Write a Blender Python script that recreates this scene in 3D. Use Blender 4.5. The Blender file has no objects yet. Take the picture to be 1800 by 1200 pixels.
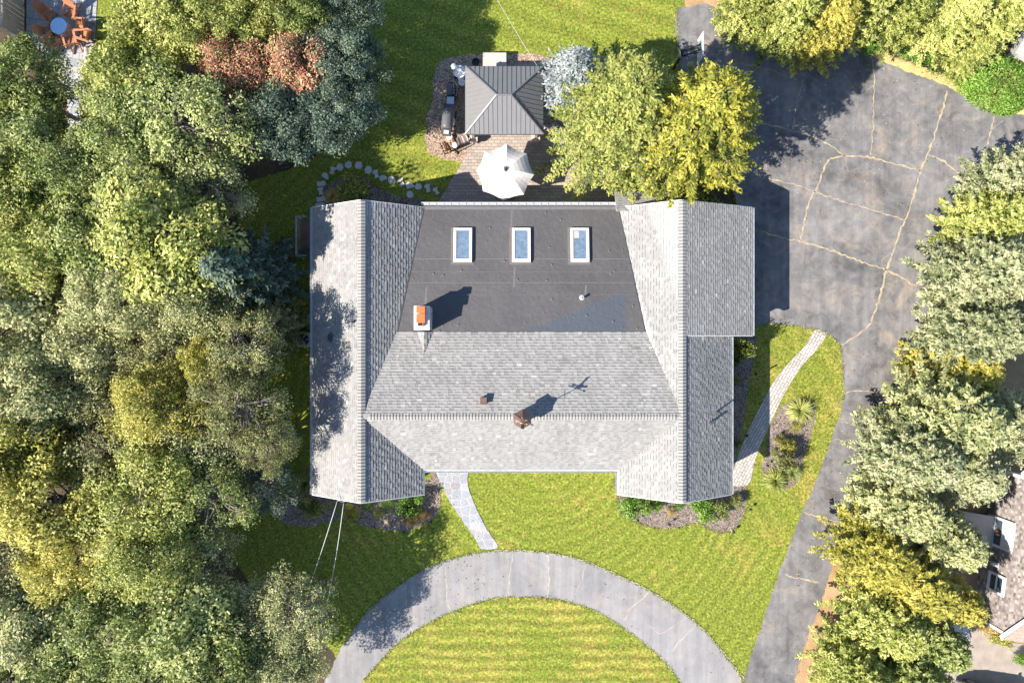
import bpy, bmesh, math, random
import numpy as np
from mathutils import Vector, Matrix
R = math.radians
PI = math.pi
random.seed(7)
scene = bpy.context.scene
col = scene.collection

# ------------------------------------------------------------------ camera, world, sun, exposure
CAMH = 40.0
cam_d = bpy.data.cameras.new("camera")
cam_d.sensor_width = 36.0
cam_d.lens = 24.0
cam_d.clip_end = 6000.0
cam = bpy.data.objects.new("camera", cam_d)
cam.location = (0, 0, CAMH)
col.objects.link(cam)
scene.camera = cam

SUN_DIR = Vector((3.15, 1.62, -3.0)).normalized()      # the way the light travels
sun_elev = math.asin(-SUN_DIR.z)
w = bpy.data.worlds.new("World")
scene.world = w
w.use_nodes = True
nt = w.node_tree
sky = nt.nodes.new('ShaderNodeTexSky')
sky.sky_type = 'NISHITA'
sky.sun_disc = False
sky.ozone_density = 3.5
sky.dust_density = 0.3
sky.sun_elevation = sun_elev
sky.sun_rotation = math.atan2(-SUN_DIR.x, -SUN_DIR.y)   # compass angle of the sun, from +Y towards +X
nt.links.new(sky.outputs['Color'], nt.nodes['Background'].inputs['Color'])
nt.nodes['Background'].inputs['Strength'].default_value = 0.1
sun_d = bpy.data.lights.new("sun", 'SUN')
sun_d.energy = 5.0
sun_d.angle = R(0.5)
sun_d.color = (1.0, 0.945, 0.86)
sun = bpy.data.objects.new("sun", sun_d)
sun.rotation_euler = SUN_DIR.to_track_quat('-Z', 'Y').to_euler()
sun.location = (-60, -30, 60)
col.objects.link(sun)
scene.view_settings.view_transform = 'Standard'
scene.view_settings.look = 'None'
scene.view_settings.exposure = 1.22
scene.view_settings.gamma = 1.0

# ------------------------------------------------------------------ helpers
def P(px, py, z=0.0):
    """photograph pixel (1800 x 1200) at a known height -> point in the place"""
    k = (CAMH - z) / 1200.0
    return Vector(((px - 900) * k, (600 - py) * k, z))

def tag(o, label=None, cat=None, group=None, kind=None):
    if label: o['label'] = label
    if cat: o['category'] = cat
    if group: o['group'] = group
    if kind: o['kind'] = kind
    return o

def empty(name, loc=(0, 0, 0), rz=0.0, label=None, cat=None, group=None):
    o = bpy.data.objects.new(name, None)
    o.empty_display_size = 0.2
    o.location = loc
    o.rotation_euler = (0, 0, rz)
    col.objects.link(o)
    return tag(o, label, cat, group)

def link_mesh(name, me, mat, parent=None, smooth=False):
    o = bpy.data.objects.new(name, me)
    if mat is not None and not me.materials:
        me.materials.append(mat)
    col.objects.link(o)
    if parent is not None: o.parent = parent
    if smooth:
        me.polygons.foreach_set('use_smooth', [True] * len(me.polygons))
    return o

def copy_tree(o, parent=None):
    c = o.copy()
    col.objects.link(c)
    if parent is not None: c.parent = parent
    for ch in list(o.children):
        copy_tree(ch, c)
    return c

class MB:
    """collects simple solids into one mesh"""
    def __init__(self):
        self.bm = bmesh.new()
    def box(self, c, s, rz=0.0, rx=0.0, ry=0.0):
        m = Matrix.Translation(c) @ Matrix.Rotation(rz, 4, 'Z') @ Matrix.Rotation(ry, 4, 'Y') @ Matrix.Rotation(rx, 4, 'X') @ Matrix.Diagonal((s[0], s[1], s[2], 1))
        bmesh.ops.create_cube(self.bm, size=1.0, matrix=m)
        return self
    def bar(self, a, b, wd, th=None, up=(0, 0, 1)):
        a, b = Vector(a), Vector(b)
        d = b - a
        L = d.length
        if L < 1e-6: return self
        th = th or wd
        x = d / L
        u = Vector(up)
        if abs(x.dot(u)) > 0.98: u = Vector((0, 1, 0))
        y = u.cross(x).normalized()
        z = x.cross(y)
        m = Matrix(((x.x * L, y.x * wd, z.x * th, (a.x + b.x) / 2), (x.y * L, y.y * wd, z.y * th, (a.y + b.y) / 2),
                    (x.z * L, y.z * wd, z.z * th, (a.z + b.z) / 2), (0, 0, 0, 1)))
        bmesh.ops.create_cube(self.bm, size=1.0, matrix=m)
        return self
    def tube(self, pts, r, n=8, r2=None, cap=True):
        pts = [Vector(p) for p in pts]
        rings = []
        N = len(pts)
        for i, p in enumerate(pts):
            d = (pts[min(i + 1, N - 1)] - pts[max(i - 1, 0)]).normalized()
            u = Vector((0, 0, 1)) if abs(d.z) < 0.9 else Vector((1, 0, 0))
            a = d.cross(u).normalized()
            b = d.cross(a).normalized()
            rr = r if r2 is None else r + (r2 - r) * i / max(1, N - 1)
            rings.append([self.bm.verts.new(p + (a * math.cos(2 * PI * k / n) + b * math.sin(2 * PI * k / n)) * rr) for k in range(n)])
        for i in range(N - 1):
            for k in range(n):
                self.bm.faces.new((rings[i][k], rings[i][(k + 1) % n], rings[i + 1][(k + 1) % n], rings[i + 1][k]))
        if cap:
            self.bm.faces.new(rings[0][::-1])
            self.bm.faces.new(rings[-1])
        return self
    def lathe(self, prof, n=24, c=(0, 0, 0), cap=True):
        rings = []
        for r, z in prof:
            rings.append([self.bm.verts.new((c[0] + r * math.cos(2 * PI * k / n), c[1] + r * math.sin(2 * PI * k / n), c[2] + z)) for k in range(n)])
        for i in range(len(rings) - 1):
            for k in range(n):
                self.bm.faces.new((rings[i][k], rings[i][(k + 1) % n], rings[i + 1][(k + 1) % n], rings[i + 1][k]))
        if cap:
            self.bm.faces.new(rings[0][::-1])
            self.bm.faces.new(rings[-1])
        return self
    def poly(self, pts):
        vs = [self.bm.verts.new(p) for p in pts]
        self.bm.faces.new(vs)
        return self
    def prism(self, pts, dz):
        """pts: bottom ring (list of 3D), extruded by dz (vector or float)"""
        d = Vector((0, 0, dz)) if not hasattr(dz, '__len__') else Vector(dz)
        a = [self.bm.verts.new(p) for p in pts]
        b = [self.bm.verts.new(Vector(p) + d) for p in pts]
        n = len(a)
        self.bm.faces.new(a[::-1])
        self.bm.faces.new(b)
        for k in range(n):
            self.bm.faces.new((a[k], a[(k + 1) % n], b[(k + 1) % n], b[k]))
        return self
    def ball(self, c, r, sx=1, sy=1, sz=1, u=16, v=10):
        m = Matrix.Translation(c) @ Matrix.Diagonal((sx, sy, sz, 1))
        bmesh.ops.create_uvsphere(self.bm, u_segments=u, v_segments=v, radius=r, matrix=m)
        return self
    def build(self, name, mat, parent=None, bevel=0.0, smooth=False, seg=2):
        bmesh.ops.recalc_face_normals(self.bm, faces=self.bm.faces)
        if bevel > 0:
            es = [e for e in self.bm.edges if len(e.link_faces) == 2 and e.calc_face_angle(0) > 0.5]
            bmesh.ops.bevel(self.bm, geom=es, offset=bevel, segments=seg, profile=0.5, affect='EDGES', clamp_overlap=True)
        me = bpy.data.meshes.new(name)
        self.bm.to_mesh(me)
        self.bm.free()
        return link_mesh(name, me, mat, parent, smooth)

def quads_mesh(name, V, vals=None):
    """V (N,4,3) array of quads -> mesh, with an optional per-face value 'v'"""
    V = np.asarray(V, dtype=np.float32)
    n = len(V)
    me = bpy.data.meshes.new(name)
    me.vertices.add(n * 4)
    me.vertices.foreach_set('co', V.reshape(-1))
    me.loops.add(n * 4)
    me.loops.foreach_set('vertex_index', np.arange(n * 4, dtype=np.int32))
    me.polygons.add(n)
    me.polygons.foreach_set('loop_start', np.arange(0, n * 4, 4, dtype=np.int32))
    me.polygons.foreach_set('loop_total', np.full(n, 4, dtype=np.int32))
    me.update(calc_edges=True)
    if vals is not None:
        a = me.attributes.new('v', 'FLOAT', 'FACE')
        a.data.foreach_set('value', np.asarray(vals, dtype=np.float32))
    return me

# ------------------------------------------------------------------ materials
class NT:
    def __init__(self, name):
        self.m = bpy.data.materials.new(name)
        self.m.use_nodes = True
        self.t = self.m.node_tree
        self.b = self.t.nodes['Principled BSDF']
        self.out = self.t.nodes['Material Output']
    def n(self, typ, **kw):
        x = self.t.nodes.new(typ)
        for k, v in kw.items(): setattr(x, k, v)
        return x
    def l(self, a, b): self.t.links.new(a, b)
    def pos(self):
        if not hasattr(self, '_p'):
            self._p = self.n('ShaderNodeNewGeometry').outputs['Position']
        return self._p
    def obj(self):
        return self.n('ShaderNodeTexCoord').outputs['Object']
    def noise(self, scale, detail=3, rough=0.55, dist=0.0, vec=None):
        x = self.n('ShaderNodeTexNoise')
        x.inputs['Scale'].default_value = scale
        x.inputs['Detail'].default_value = detail
        x.inputs['Roughness'].default_value = rough
        x.inputs['Distortion'].default_value = dist
        self.l(vec if vec is not None else self.pos(), x.inputs['Vector'])
        return x.outputs['Fac']
    def ramp(self, fac, stops, interp='LINEAR'):
        x = self.n('ShaderNodeValToRGB')
        x.color_ramp.interpolation = interp
        els = x.color_ramp.elements
        while len(els) < len(stops): els.new(0.5)
        for e, (p, c) in zip(els, stops):
            e.position = p
            e.color = (c[0], c[1], c[2], 1) if hasattr(c, '__len__') else (c, c, c, 1)
        self.l(fac, x.inputs['Fac'])
        return x.outputs['Color']
    def mix(self, fac, a, b, mode='MIX'):
        x = self.n('ShaderNodeMix', data_type='RGBA', blend_type=mode)
        for s, v in ((x.inputs['Factor'], fac), (x.inputs[6], a), (x.inputs[7], b)):
            if hasattr(v, 'is_output'): self.l(v, s)
            elif hasattr(v, '__len__'): s.default_value = (v[0], v[1], v[2], 1)
            else: s.default_value = v
        return x.outputs[2]
    def math(self, op, a, b=None, clamp=False):
        x = self.n('ShaderNodeMath', operation=op, use_clamp=clamp)
        for s, v in zip(x.inputs, (a, b)):
            if v is None: continue
            if hasattr(v, 'is_output'): self.l(v, s)
            else: s.default_value = v
        return x.outputs[0]
    def bump(self, h, strength=0.5, dist=0.02):
        x = self.n('ShaderNodeBump')
        x.inputs['Strength'].default_value = strength
        x.inputs['Distance'].default_value = dist
        self.l(h, x.inputs['Height'])
        self.l(x.outputs['Normal'], self.b.inputs['Normal'])
    def color(self, c):
        self.l(c, self.b.inputs['Base Color'])
    def rough(self, r): self.b.inputs['Roughness'].default_value = r

def mat(name, c, rough=0.75, var=0.18, scale=6.0, bump=0.0, metal=0.0, fine=60.0, spec=0.4):
    """a plain painted / cast / woven surface with uneven tone and fine grain"""
    t = NT(name)
    f = t.mix(0.4, t.noise(scale, 4), t.noise(fine, 2))
    d = tuple(x * (1 - var) for x in c)
    l = tuple(min(1, x * (1 + var)) for x in c)
    t.color(t.ramp(f, [(0.32, d), (0.68, l)]))
    t.rough(rough)
    t.b.inputs['Metallic'].default_value = metal
    t.b.inputs['Specular IOR Level'].default_value = spec
    if bump: t.bump(t.noise(fine, 3), bump, 0.01)
    return t.m

def leaf_mat(name, stops, trans=0.4):
    """leaves: each leaf has its own tone, larger patches drift in tone"""
    t = NT(name)
    at = t.n('ShaderNodeAttribute', attribute_name='v')
    info = t.n('ShaderNodeObjectInfo')
    f = t.math('ADD', at.outputs['Fac'], t.math('MULTIPLY', t.math('SUBTRACT', t.noise(0.9, 3), 0.5), 1.1))
    f = t.math('ADD', f, t.math('MULTIPLY', t.math('SUBTRACT', info.outputs['Random'], 0.5), 0.25), clamp=True)
    c = t.ramp(f, stops)
    t.color(c)
    t.rough(0.5)
    t.b.inputs['Specular IOR Level'].default_value = 0.35
    tr = t.n('ShaderNodeBsdfTranslucent')
    t.l(c, tr.inputs['Color'])
    mx = t.n('ShaderNodeMixShader')
    mx.inputs['Fac'].default_value = trans
    t.l(t.b.outputs[0], mx.inputs[1])
    t.l(tr.outputs[0], mx.inputs[2])
    t.l(mx.outputs[0], t.out.inputs['Surface'])
    return t.m

def lawn_mat(name, mode, cx=0.0, cy=0.0, freq=4.0, ang=0.0, dry=0.4, amp=0.3):
    t = NT(name)
    p = t.pos()
    fine = t.noise(7.0, 6, 0.8)
    mid = t.noise(2.6, 4, 0.65)
    big = t.noise(0.28, 4, 0.6)
    tuft = t.noise(24.0, 3, 0.7)
    g = t.ramp(fine, [(0.30, (0.035, 0.052, 0.007)), (0.43, (0.115, 0.150, 0.020)), (0.54, (0.215, 0.245, 0.034)), (0.68, (0.46, 0.44, 0.085))])
    d = t.ramp(fine, [(0.30, (0.12, 0.085, 0.02)), (0.48, (0.32, 0.24, 0.055)), (0.68, (0.66, 0.50, 0.17))])
    dryf = t.ramp(t.mix(0.5, big, mid), [(0.62 - dry * 0.2, 0.0), (0.78 - dry * 0.2, 0.75)])
    c = t.mix(dryf, g, d)
    sep = t.n('ShaderNodeSeparateXYZ')
    t.l(p, sep.inputs[0])
    if mode == 'ring':
        dx = t.math('SUBTRACT', sep.outputs[0], cx)
        dy = t.math('SUBTRACT', sep.outputs[1], cy)
        q = t.math('SQRT', t.math('ADD', t.math('MULTIPLY', dx, dx), t.math('MULTIPLY', dy, dy)))
    else:
        q = t.math('ADD', t.math('MULTIPLY', sep.outputs[0], math.sin(ang)), t.math('MULTIPLY', sep.outputs[1], math.cos(ang)))
    q = t.math('ADD', q, t.math('MULTIPLY', t.noise(0.45, 3), 0.9))
    s = t.math('SINE', t.math('MULTIPLY', q, freq))
    s = t.math('MULTIPLY', s, t.math('MULTIPLY', t.ramp(big, [(0.3, 0.3), (0.6, 1.0)]), amp))
    c = t.mix(1.0, c, t.ramp(t.math('ADD', s, 0.5), [(0.0, 0.55), (0.5, 0.95), (1.0, 1.45)]), 'MULTIPLY')
    c = t.mix(0.55, c, t.ramp(tuft, [(0.32, 0.35), (0.68, 1.65)]), 'MULTIPLY')
    t.color(c)
    t.rough(0.9)
    t.b.inputs['Specular IOR Level'].default_value = 0.15
    t.bump(t.mix(0.5, fine, tuft), 0.9, 0.06)
    return t.m

def asphalt_mat(name, dark, light, warm):
    t = NT(name)
    big = t.noise(0.35, 5, 0.62, 0.4)
    mid = t.noise(1.7, 5, 0.65, 0.6)
    fine = t.noise(38, 3, 0.8)
    c = t.ramp(t.mix(0.45, big, mid), [(0.36, dark), (0.5, tuple((a + b) / 2 for a, b in zip(dark, light))), (0.64, light)])
    wf = t.ramp(t.noise(0.55, 5, 0.7, 0.8), [(0.52, 0.0), (0.72, 0.65)])
    c = t.mix(wf, c, warm)
    c = t.mix(0.7, c, t.ramp(fine, [(0.25, 0.55), (0.75, 1.4)]), 'MULTIPLY')
    st = t.n('ShaderNodeMapping')
    st.inputs['Rotation'].default_value = (0, 0, R(-20))
    st.inputs['Scale'].default_value = (2.4, 0.16, 1)
    t.l(t.pos(), st.inputs[0])
    sf = t.noise(1.0, 4, 0.6, 0.0, st.outputs[0])
    c = t.mix(0.45, c, t.ramp(sf, [(0.35, 0.72), (0.65, 1.22)]), 'MULTIPLY')
    t.color(c)
    t.rough(0.88)
    t.b.inputs['Specular IOR Level'].default_value = 0.25
    t.bump(fine, 0.35, 0.01)
    return t.m

def mulch_mat(name, stops, scale=16):
    t = NT(name)
    v = t.n('ShaderNodeTexVoronoi')
    v.inputs['Scale'].default_value = scale
    t.l(t.pos(), v.inputs['Vector'])
    sep = t.n('ShaderNodeSeparateColor')
    t.l(v.outputs['Color'], sep.inputs[0])
    f = t.mix(0.4, sep.outputs[0], t.noise(3.0, 4, 0.6))
    t.color(t.ramp(f, stops))
    t.rough(0.95)
    t.bump(v.outputs['Distance'], 0.8, 0.05)
    return t.m

def brick_mat(name, c1, c2, mortar, bw, bh, rot=0.0, msize=0.008, local=False):
    t = NT(name)
    mp = t.n('ShaderNodeMapping')
    mp.inputs['Rotation'].default_value = (0, 0, rot)
    t.l(t.obj() if local else t.pos(), mp.inputs[0])
    b = t.n('ShaderNodeTexBrick')
    b.inputs['Scale'].default_value = 1.0
    b.inputs['Brick Width'].default_value = bw
    b.inputs['Row Height'].default_value = bh
    b.inputs['Mortar Size'].default_value = msize
    b.inputs['Color1'].default_value = (*c1, 1)
    b.inputs['Color2'].default_value = (*c2, 1)
    b.inputs['Mortar'].default_value = (*mortar, 1)
    t.l(mp.outputs[0], b.inputs['Vector'])
    c = t.mix(0.6, b.outputs['Color'], t.ramp(t.mix(0.5, t.noise(1.2, 5), t.noise(22, 3)), [(0.3, 0.6), (0.7, 1.35)]), 'MULTIPLY')
    t.color(c)
    t.rough(0.85)
    t.bump(t.math('SUBTRACT', 1.0, b.outputs['Fac']), 0.7, 0.02)
    return t.m

def flag_mat(name):
    t = NT(name)
    wob = t.n('ShaderNodeVectorMath', operation='ADD')
    nz = t.n('ShaderNodeTexNoise')
    nz.inputs['Scale'].default_value = 1.6
    t.l(t.pos(), nz.inputs['Vector'])
    sc = t.n('ShaderNodeVectorMath', operation='SCALE')
    sc.inputs['Scale'].default_value = 0.25
    t.l(nz.outputs['Color'], sc.inputs[0])
    t.l(t.pos(), wob.inputs[0])
    t.l(sc.outputs[0], wob.inputs[1])
    outs = []
    for feat in ('F1', 'DISTANCE_TO_EDGE'):
        v = t.n('ShaderNodeTexVoronoi', feature=feat)
        v.voronoi_dimensions = '2D'
        v.inputs['Scale'].default_value = 2.1
        v.inputs['Randomness'].default_value = 0.85
        t.l(wob.outputs[0], v.inputs['Vector'])
        outs.append(v)
    sep = t.n('ShaderNodeSeparateColor')
    t.l(outs[0].outputs['Color'], sep.inputs[0])
    c = t.ramp(sep.outputs[0], [(0.0, (0.20, 0.18, 0.20)), (0.35, (0.30, 0.29, 0.30)), (0.7, (0.24, 0.26, 0.29)), (1.0, (0.38, 0.37, 0.36))])
    c = t.mix(0.5, c, t.ramp(t.noise(10, 4), [(0.3, 0.7), (0.7, 1.3)]), 'MULTIPLY')
    e = t.ramp(outs[1].outputs['Distance'], [(0.018, 0.0), (0.035, 1.0)])
    t.color(t.mix(e, (0.46, 0.45, 0.43), c))
    t.rough(0.8)
    t.bump(e, 0.5, 0.015)
    return t.m

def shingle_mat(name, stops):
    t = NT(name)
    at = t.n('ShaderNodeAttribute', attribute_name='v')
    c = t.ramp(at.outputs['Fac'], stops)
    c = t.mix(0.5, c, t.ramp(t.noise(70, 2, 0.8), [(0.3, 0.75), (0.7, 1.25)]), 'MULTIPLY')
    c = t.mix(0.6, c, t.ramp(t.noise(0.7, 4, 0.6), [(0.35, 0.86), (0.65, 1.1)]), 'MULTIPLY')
    t.color(c)
    t.rough(0.9)
    t.b.inputs['Specular IOR Level'].default_value = 0.2
    return t.m

def membrane_mat(name):
    t = NT(name)
    c = t.ramp(t.mix(0.4, t.noise(0.5, 5, 0.6), t.noise(5, 4, 0.7)), [(0.35, (0.068, 0.063, 0.062)), (0.65, (0.098, 0.091, 0.089))])
    # a blue-grey wedge along the shingled edge, widening eastward
    sep = t.n('ShaderNodeSeparateXYZ')
    t.l(t.pos(), sep.inputs[0])
    a = t.math('SUBTRACT', t.math('MULTIPLY', t.math('SUBTRACT', sep.outputs[0], 0.6), 0.42), t.math('SUBTRACT', sep.outputs[1], 0.5))
    a = t.math('ADD', a, t.math('MULTIPLY', t.noise(0.8, 3), 0.35))
    wedge = t.math('MULTIPLY', t.ramp(a, [(0.05, 0.0), (0.35, 1.0)]), t.ramp(t.math('SUBTRACT', 6.3, sep.outputs[0]), [(0.0, 0.0), (0.5, 1.0)]))
    c = t.mix(t.math('MULTIPLY', wedge, 0.75), c, (0.058, 0.072, 0.092))
    t.color(c)
    t.rough(0.62)
    sp = t.n('ShaderNodeTexVoronoi')
    sp.inputs['Scale'].default_value = 1.6
    t.l(t.pos(), sp.inputs['Vector'])
    dot = t.ramp(sp.outputs['Distance'], [(0.05, 1.0), (0.12, 0.0)])
    t.bump(t.mix(0.5, dot, t.noise(3.5, 4, 0.6)), 1.0, 0.06)
    return t.m

def soil_mat(name, stops, leafy=True):
    t = NT(name)
    f = t.mix(0.45, t.noise(0.8, 5, 0.65), t.noise(11, 5, 0.75))
    t.color(t.ramp(f, stops))
    t.rough(0.95)
    t.bump(t.noise(14, 4, 0.7), 0.8, 0.05)
    return t.m

def wood_mat(name, c, rot=0.0, scale=1.0, var=0.35, plank=0.14):
    t = NT(name)
    mp = t.n('ShaderNodeMapping')
    mp.inputs['Rotation'].default_value = (0, 0, rot)
    mp.inputs['Scale'].default_value = (1.2 * scale, 22 * scale, 22 * scale)
    t.l(t.obj(), mp.inputs[0])
    f = t.mix(0.4, t.noise(1.0, 4, 0.6, 0.6, mp.outputs[0]), t.noise(2.0, 3))
    t.color(t.ramp(f, [(0.3, tuple(x * (1 - var) for x in c)), (0.7, tuple(min(1, x * (1 + var)) for x in c))]))
    t.rough(0.8)
    return t.m

def glass_mat(name, c=(0.05, 0.07, 0.09), specks=False):
    t = NT(name)
    f = t.noise(4.0, 3)
    base = t.ramp(f, [(0.3, tuple(x * 0.8 for x in c)), (0.7, tuple(x * 1.3 for x in c))])
    if specks:
        v = t.n('ShaderNodeTexVoronoi')
        v.inputs['Scale'].default_value = 13.0
        t.l(t.pos(), v.inputs['Vector'])
        s = t.math('MULTIPLY', t.ramp(v.outputs['Distance'], [(0.10, 1.0), (0.2, 0.0)]), t.ramp(t.noise(6.5, 2), [(0.5, 0.0), (0.6, 1.0)]))
        base = t.mix(s, base, (0.7, 0.7, 0.7))
    t.color(base)
    t.rough(0.07)
    t.b.inputs['Specular IOR Level'].default_value = 0.9
    return t.m

M = {}
SH = shingle_mat('grey_shingle', [(0.0, (0.125, 0.120, 0.114)), (0.2, (0.20, 0.193, 0.183)), (0.4, (0.248, 0.239, 0.226)), (0.75, (0.285, 0.275, 0.260)), (1.0, (0.37, 0.358, 0.34))])
M['cap'] = shingle_mat('ridge_cap_shingle', [(0.0, (0.075, 0.07, 0.068)), (0.3, (0.255, 0.245, 0.232)), (1.0, (0.30, 0.292, 0.278))])
M['membrane'] = membrane_mat('roof_membrane')
M['seam'] = mat('membrane_seam', (0.13, 0.122, 0.117), 0.6)
M['white'] = mat('white_paint', (0.78, 0.78, 0.76), 0.5, 0.05)
M['trim'] = mat('pale_metal_trim', (0.50, 0.50, 0.50), 0.4, 0.08, metal=0.2)
M['siding'] = mat('pale_siding', (0.55, 0.55, 0.52), 0.7, 0.08)
M['black'] = mat('black_metal', (0.02, 0.02, 0.022), 0.45, 0.2)
M['darkgrey'] = mat('dark_grey_metal', (0.06, 0.06, 0.065), 0.4, 0.2)
M['steel'] = mat('brushed_steel', (0.55, 0.56, 0.58), 0.3, 0.1, metal=0.8)
M['copper'] = mat('aged_copper', (0.20, 0.125, 0.10), 0.42, 0.35, scale=3, metal=0.55)
M['clay'] = mat('orange_clay', (0.62, 0.13, 0.035), 0.6, 0.15)
M['mortar'] = mat('chimney_cement', (0.66, 0.65, 0.62), 0.8, 0.12)
M['brickgrey'] = brick_mat('grey_chimney_brick', (0.30, 0.31, 0.33), (0.42, 0.42, 0.42), (0.55, 0.55, 0.54), 0.2, 0.07)
M['glass'] = glass_mat('window_glass')
M['skyglass'] = glass_mat('skylight_glass', (0.13, 0.18, 0.24), True)
M['gazebo_roof'] = mat('brown_grey_standing_seam_metal', (0.19, 0.182, 0.178), 0.42, 0.06, scale=2, metal=0.15)
M['gazebo_wood'] = wood_mat('cedar_post', (0.36, 0.24, 0.14))
M['canvas'] = mat('cream_canvas', (0.64, 0.575, 0.515), 0.9, 0.05, scale=3, bump=0.1)
M['asphalt'] = asphalt_mat('weathered_asphalt', (0.088, 0.084, 0.084), (0.235, 0.223, 0.218), (0.33, 0.265, 0.205))
M['asphalt_pale'] = asphalt_mat('pale_grey_asphalt', (0.205, 0.197, 0.196), (0.29, 0.276, 0.270), (0.34, 0.295, 0.25))
M['crack'] = mat('sandy_crack_fill', (0.36, 0.285, 0.185), 0.95, 0.4, scale=4)
M['crack_grey'] = mat('pale_crack_fill', (0.38, 0.335, 0.27), 0.95, 0.4, scale=4)
M['soil'] = soil_mat('leaf_litter', [(0.3, (0.018, 0.013, 0.008)), (0.5, (0.06, 0.042, 0.022)), (0.62, (0.16, 0.10, 0.045)), (0.75, (0.26, 0.17, 0.08))])
M['verge'] = soil_mat('pine_needle_verge', [(0.3, (0.20, 0.12, 0.06)), (0.5, (0.38, 0.235, 0.115)), (0.65, (0.50, 0.34, 0.18)), (0.78, (0.60, 0.47, 0.27))])
M['drygrass'] = soil_mat('dry_grass_edge', [(0.3, (0.26, 0.17, 0.06)), (0.5, (0.52, 0.38, 0.15)), (0.7, (0.70, 0.56, 0.26))])
M['mulch'] = mulch_mat('grey_brown_mulch', [(0.2, (0.05, 0.038, 0.03)), (0.5, (0.19, 0.148, 0.118)), (0.8, (0.42, 0.335, 0.275))], 24)
M['mulch_tan'] = mulch_mat('tan_wood_chips', [(0.2, (0.10, 0.06, 0.04)), (0.5, (0.33, 0.22, 0.15)), (0.8, (0.60, 0.46, 0.34))], 22)
M['lawn_front'] = lawn_mat('front_lawn_grass', 'ring', 1.8, -6.0, 9.2, dry=0.5, amp=0.15)
M['lawn_back'] = lawn_mat('back_lawn_grass', 'line', freq=5.0, ang=R(20), dry=0.5, amp=0.16)
M['lawn_island'] = lawn_mat('island_lawn_grass', 'line', freq=9.5, ang=0.0, dry=0.8, amp=0.27)
M['lawn_side'] = lawn_mat('side_lawn_grass', 'line', freq=6.0, ang=R(60), dry=0.8, amp=0.12)
M['paver'] = brick_mat('patio_paver', (0.30, 0.25, 0.21), (0.42, 0.34, 0.28), (0.17, 0.14, 0.12), 0.34, 0.19, 0.0, 0.010)
M['walk'] = brick_mat('walk_paver', (0.38, 0.34, 0.30), (0.52, 0.46, 0.40), (0.16, 0.14, 0.13), 0.36, 0.165, R(-61), 0.012)
M['paver_grey'] = brick_mat('grey_patio_paver', (0.26, 0.27, 0.28), (0.36, 0.35, 0.34), (0.15, 0.15, 0.15), 0.4, 0.4, R(8), 0.012)
M['concrete'] = mat('pinkish_concrete', (0.31, 0.26, 0.215), 0.9, 0.22, scale=2.0, bump=0.2)
M['flag'] = flag_mat('flagstone_paving')
M['stone'] = mat('pale_stepping_stone', (0.52, 0.50, 0.47), 0.85, 0.16, scale=7, bump=0.3)
M['wallstone'] = mat('pale_field_stone', (0.48, 0.40, 0.36), 0.9, 0.3, scale=5, bump=0.4)
M['greywood'] = wood_mat('weathered_grey_boards', (0.36, 0.34, 0.31))
M['brownwood'] = wood_mat('brown_boards', (0.20, 0.13, 0.085))
M['fencewood'] = wood_mat('fence_boards', (0.34, 0.28, 0.20), R(90))
M['adir'] = wood_mat('orange_brown_wood', (0.40, 0.165, 0.075), var=0.2)
M['bark'] = mat('grey_brown_bark', (0.24, 0.205, 0.17), 0.95, 0.4, scale=5, bump=0.6)
M['globe'] = mat('white_frosted_globe', (0.86, 0.85, 0.83), 0.35, 0.03)
M['cover'] = mat('shade_blue_cover', (0.36, 0.56, 0.78), 0.6, 0.05)  # light grey cover, the blue of its shade put into the colour
M['taupe'] = mat('taupe_cover', (0.42, 0.37, 0.34), 0.8, 0.08)
M['lid'] = mat('charcoal_enamel', (0.10, 0.10, 0.105), 0.32, 0.1)
M['red'] = mat('orange_red_paint', (0.62, 0.10, 0.03), 0.4, 0.08)
M['firewood'] = mat('split_firewood', (0.36, 0.17, 0.09), 0.9, 0.5, scale=9)
M['teal'] = mat('teal_fabric', (0.18, 0.55, 0.55), 0.8, 0.1)
M['navy'] = mat('navy_fabric', (0.05, 0.10, 0.20), 0.8, 0.1)
M['carpaint'] = mat('silver_car_paint', (0.50, 0.51, 0.53), 0.25, 0.04, metal=0.5)
M['tyre'] = mat('tyre_rubber', (0.03, 0.03, 0.03), 0.8, 0.2)
M['taillight'] = mat('red_lamp_glass', (0.45, 0.02, 0.02), 0.15, 0.05)
M['pinkroof'] = brick_mat('pinkish_brown_shingle', (0.34, 0.23, 0.18), (0.42, 0.30, 0.24), (0.2, 0.14, 0.11), 0.3, 0.14)
M['wire'] = mat('pale_cable', (0.5, 0.49, 0.47), 0.6, 0.05)
M['net'] = mat('white_net_cord', (0.75, 0.75, 0.75), 0.8, 0.05)
M['glassboard'] = mat('clear_grey_backboard', (0.42, 0.47, 0.46), 0.25, 0.06)

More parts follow.
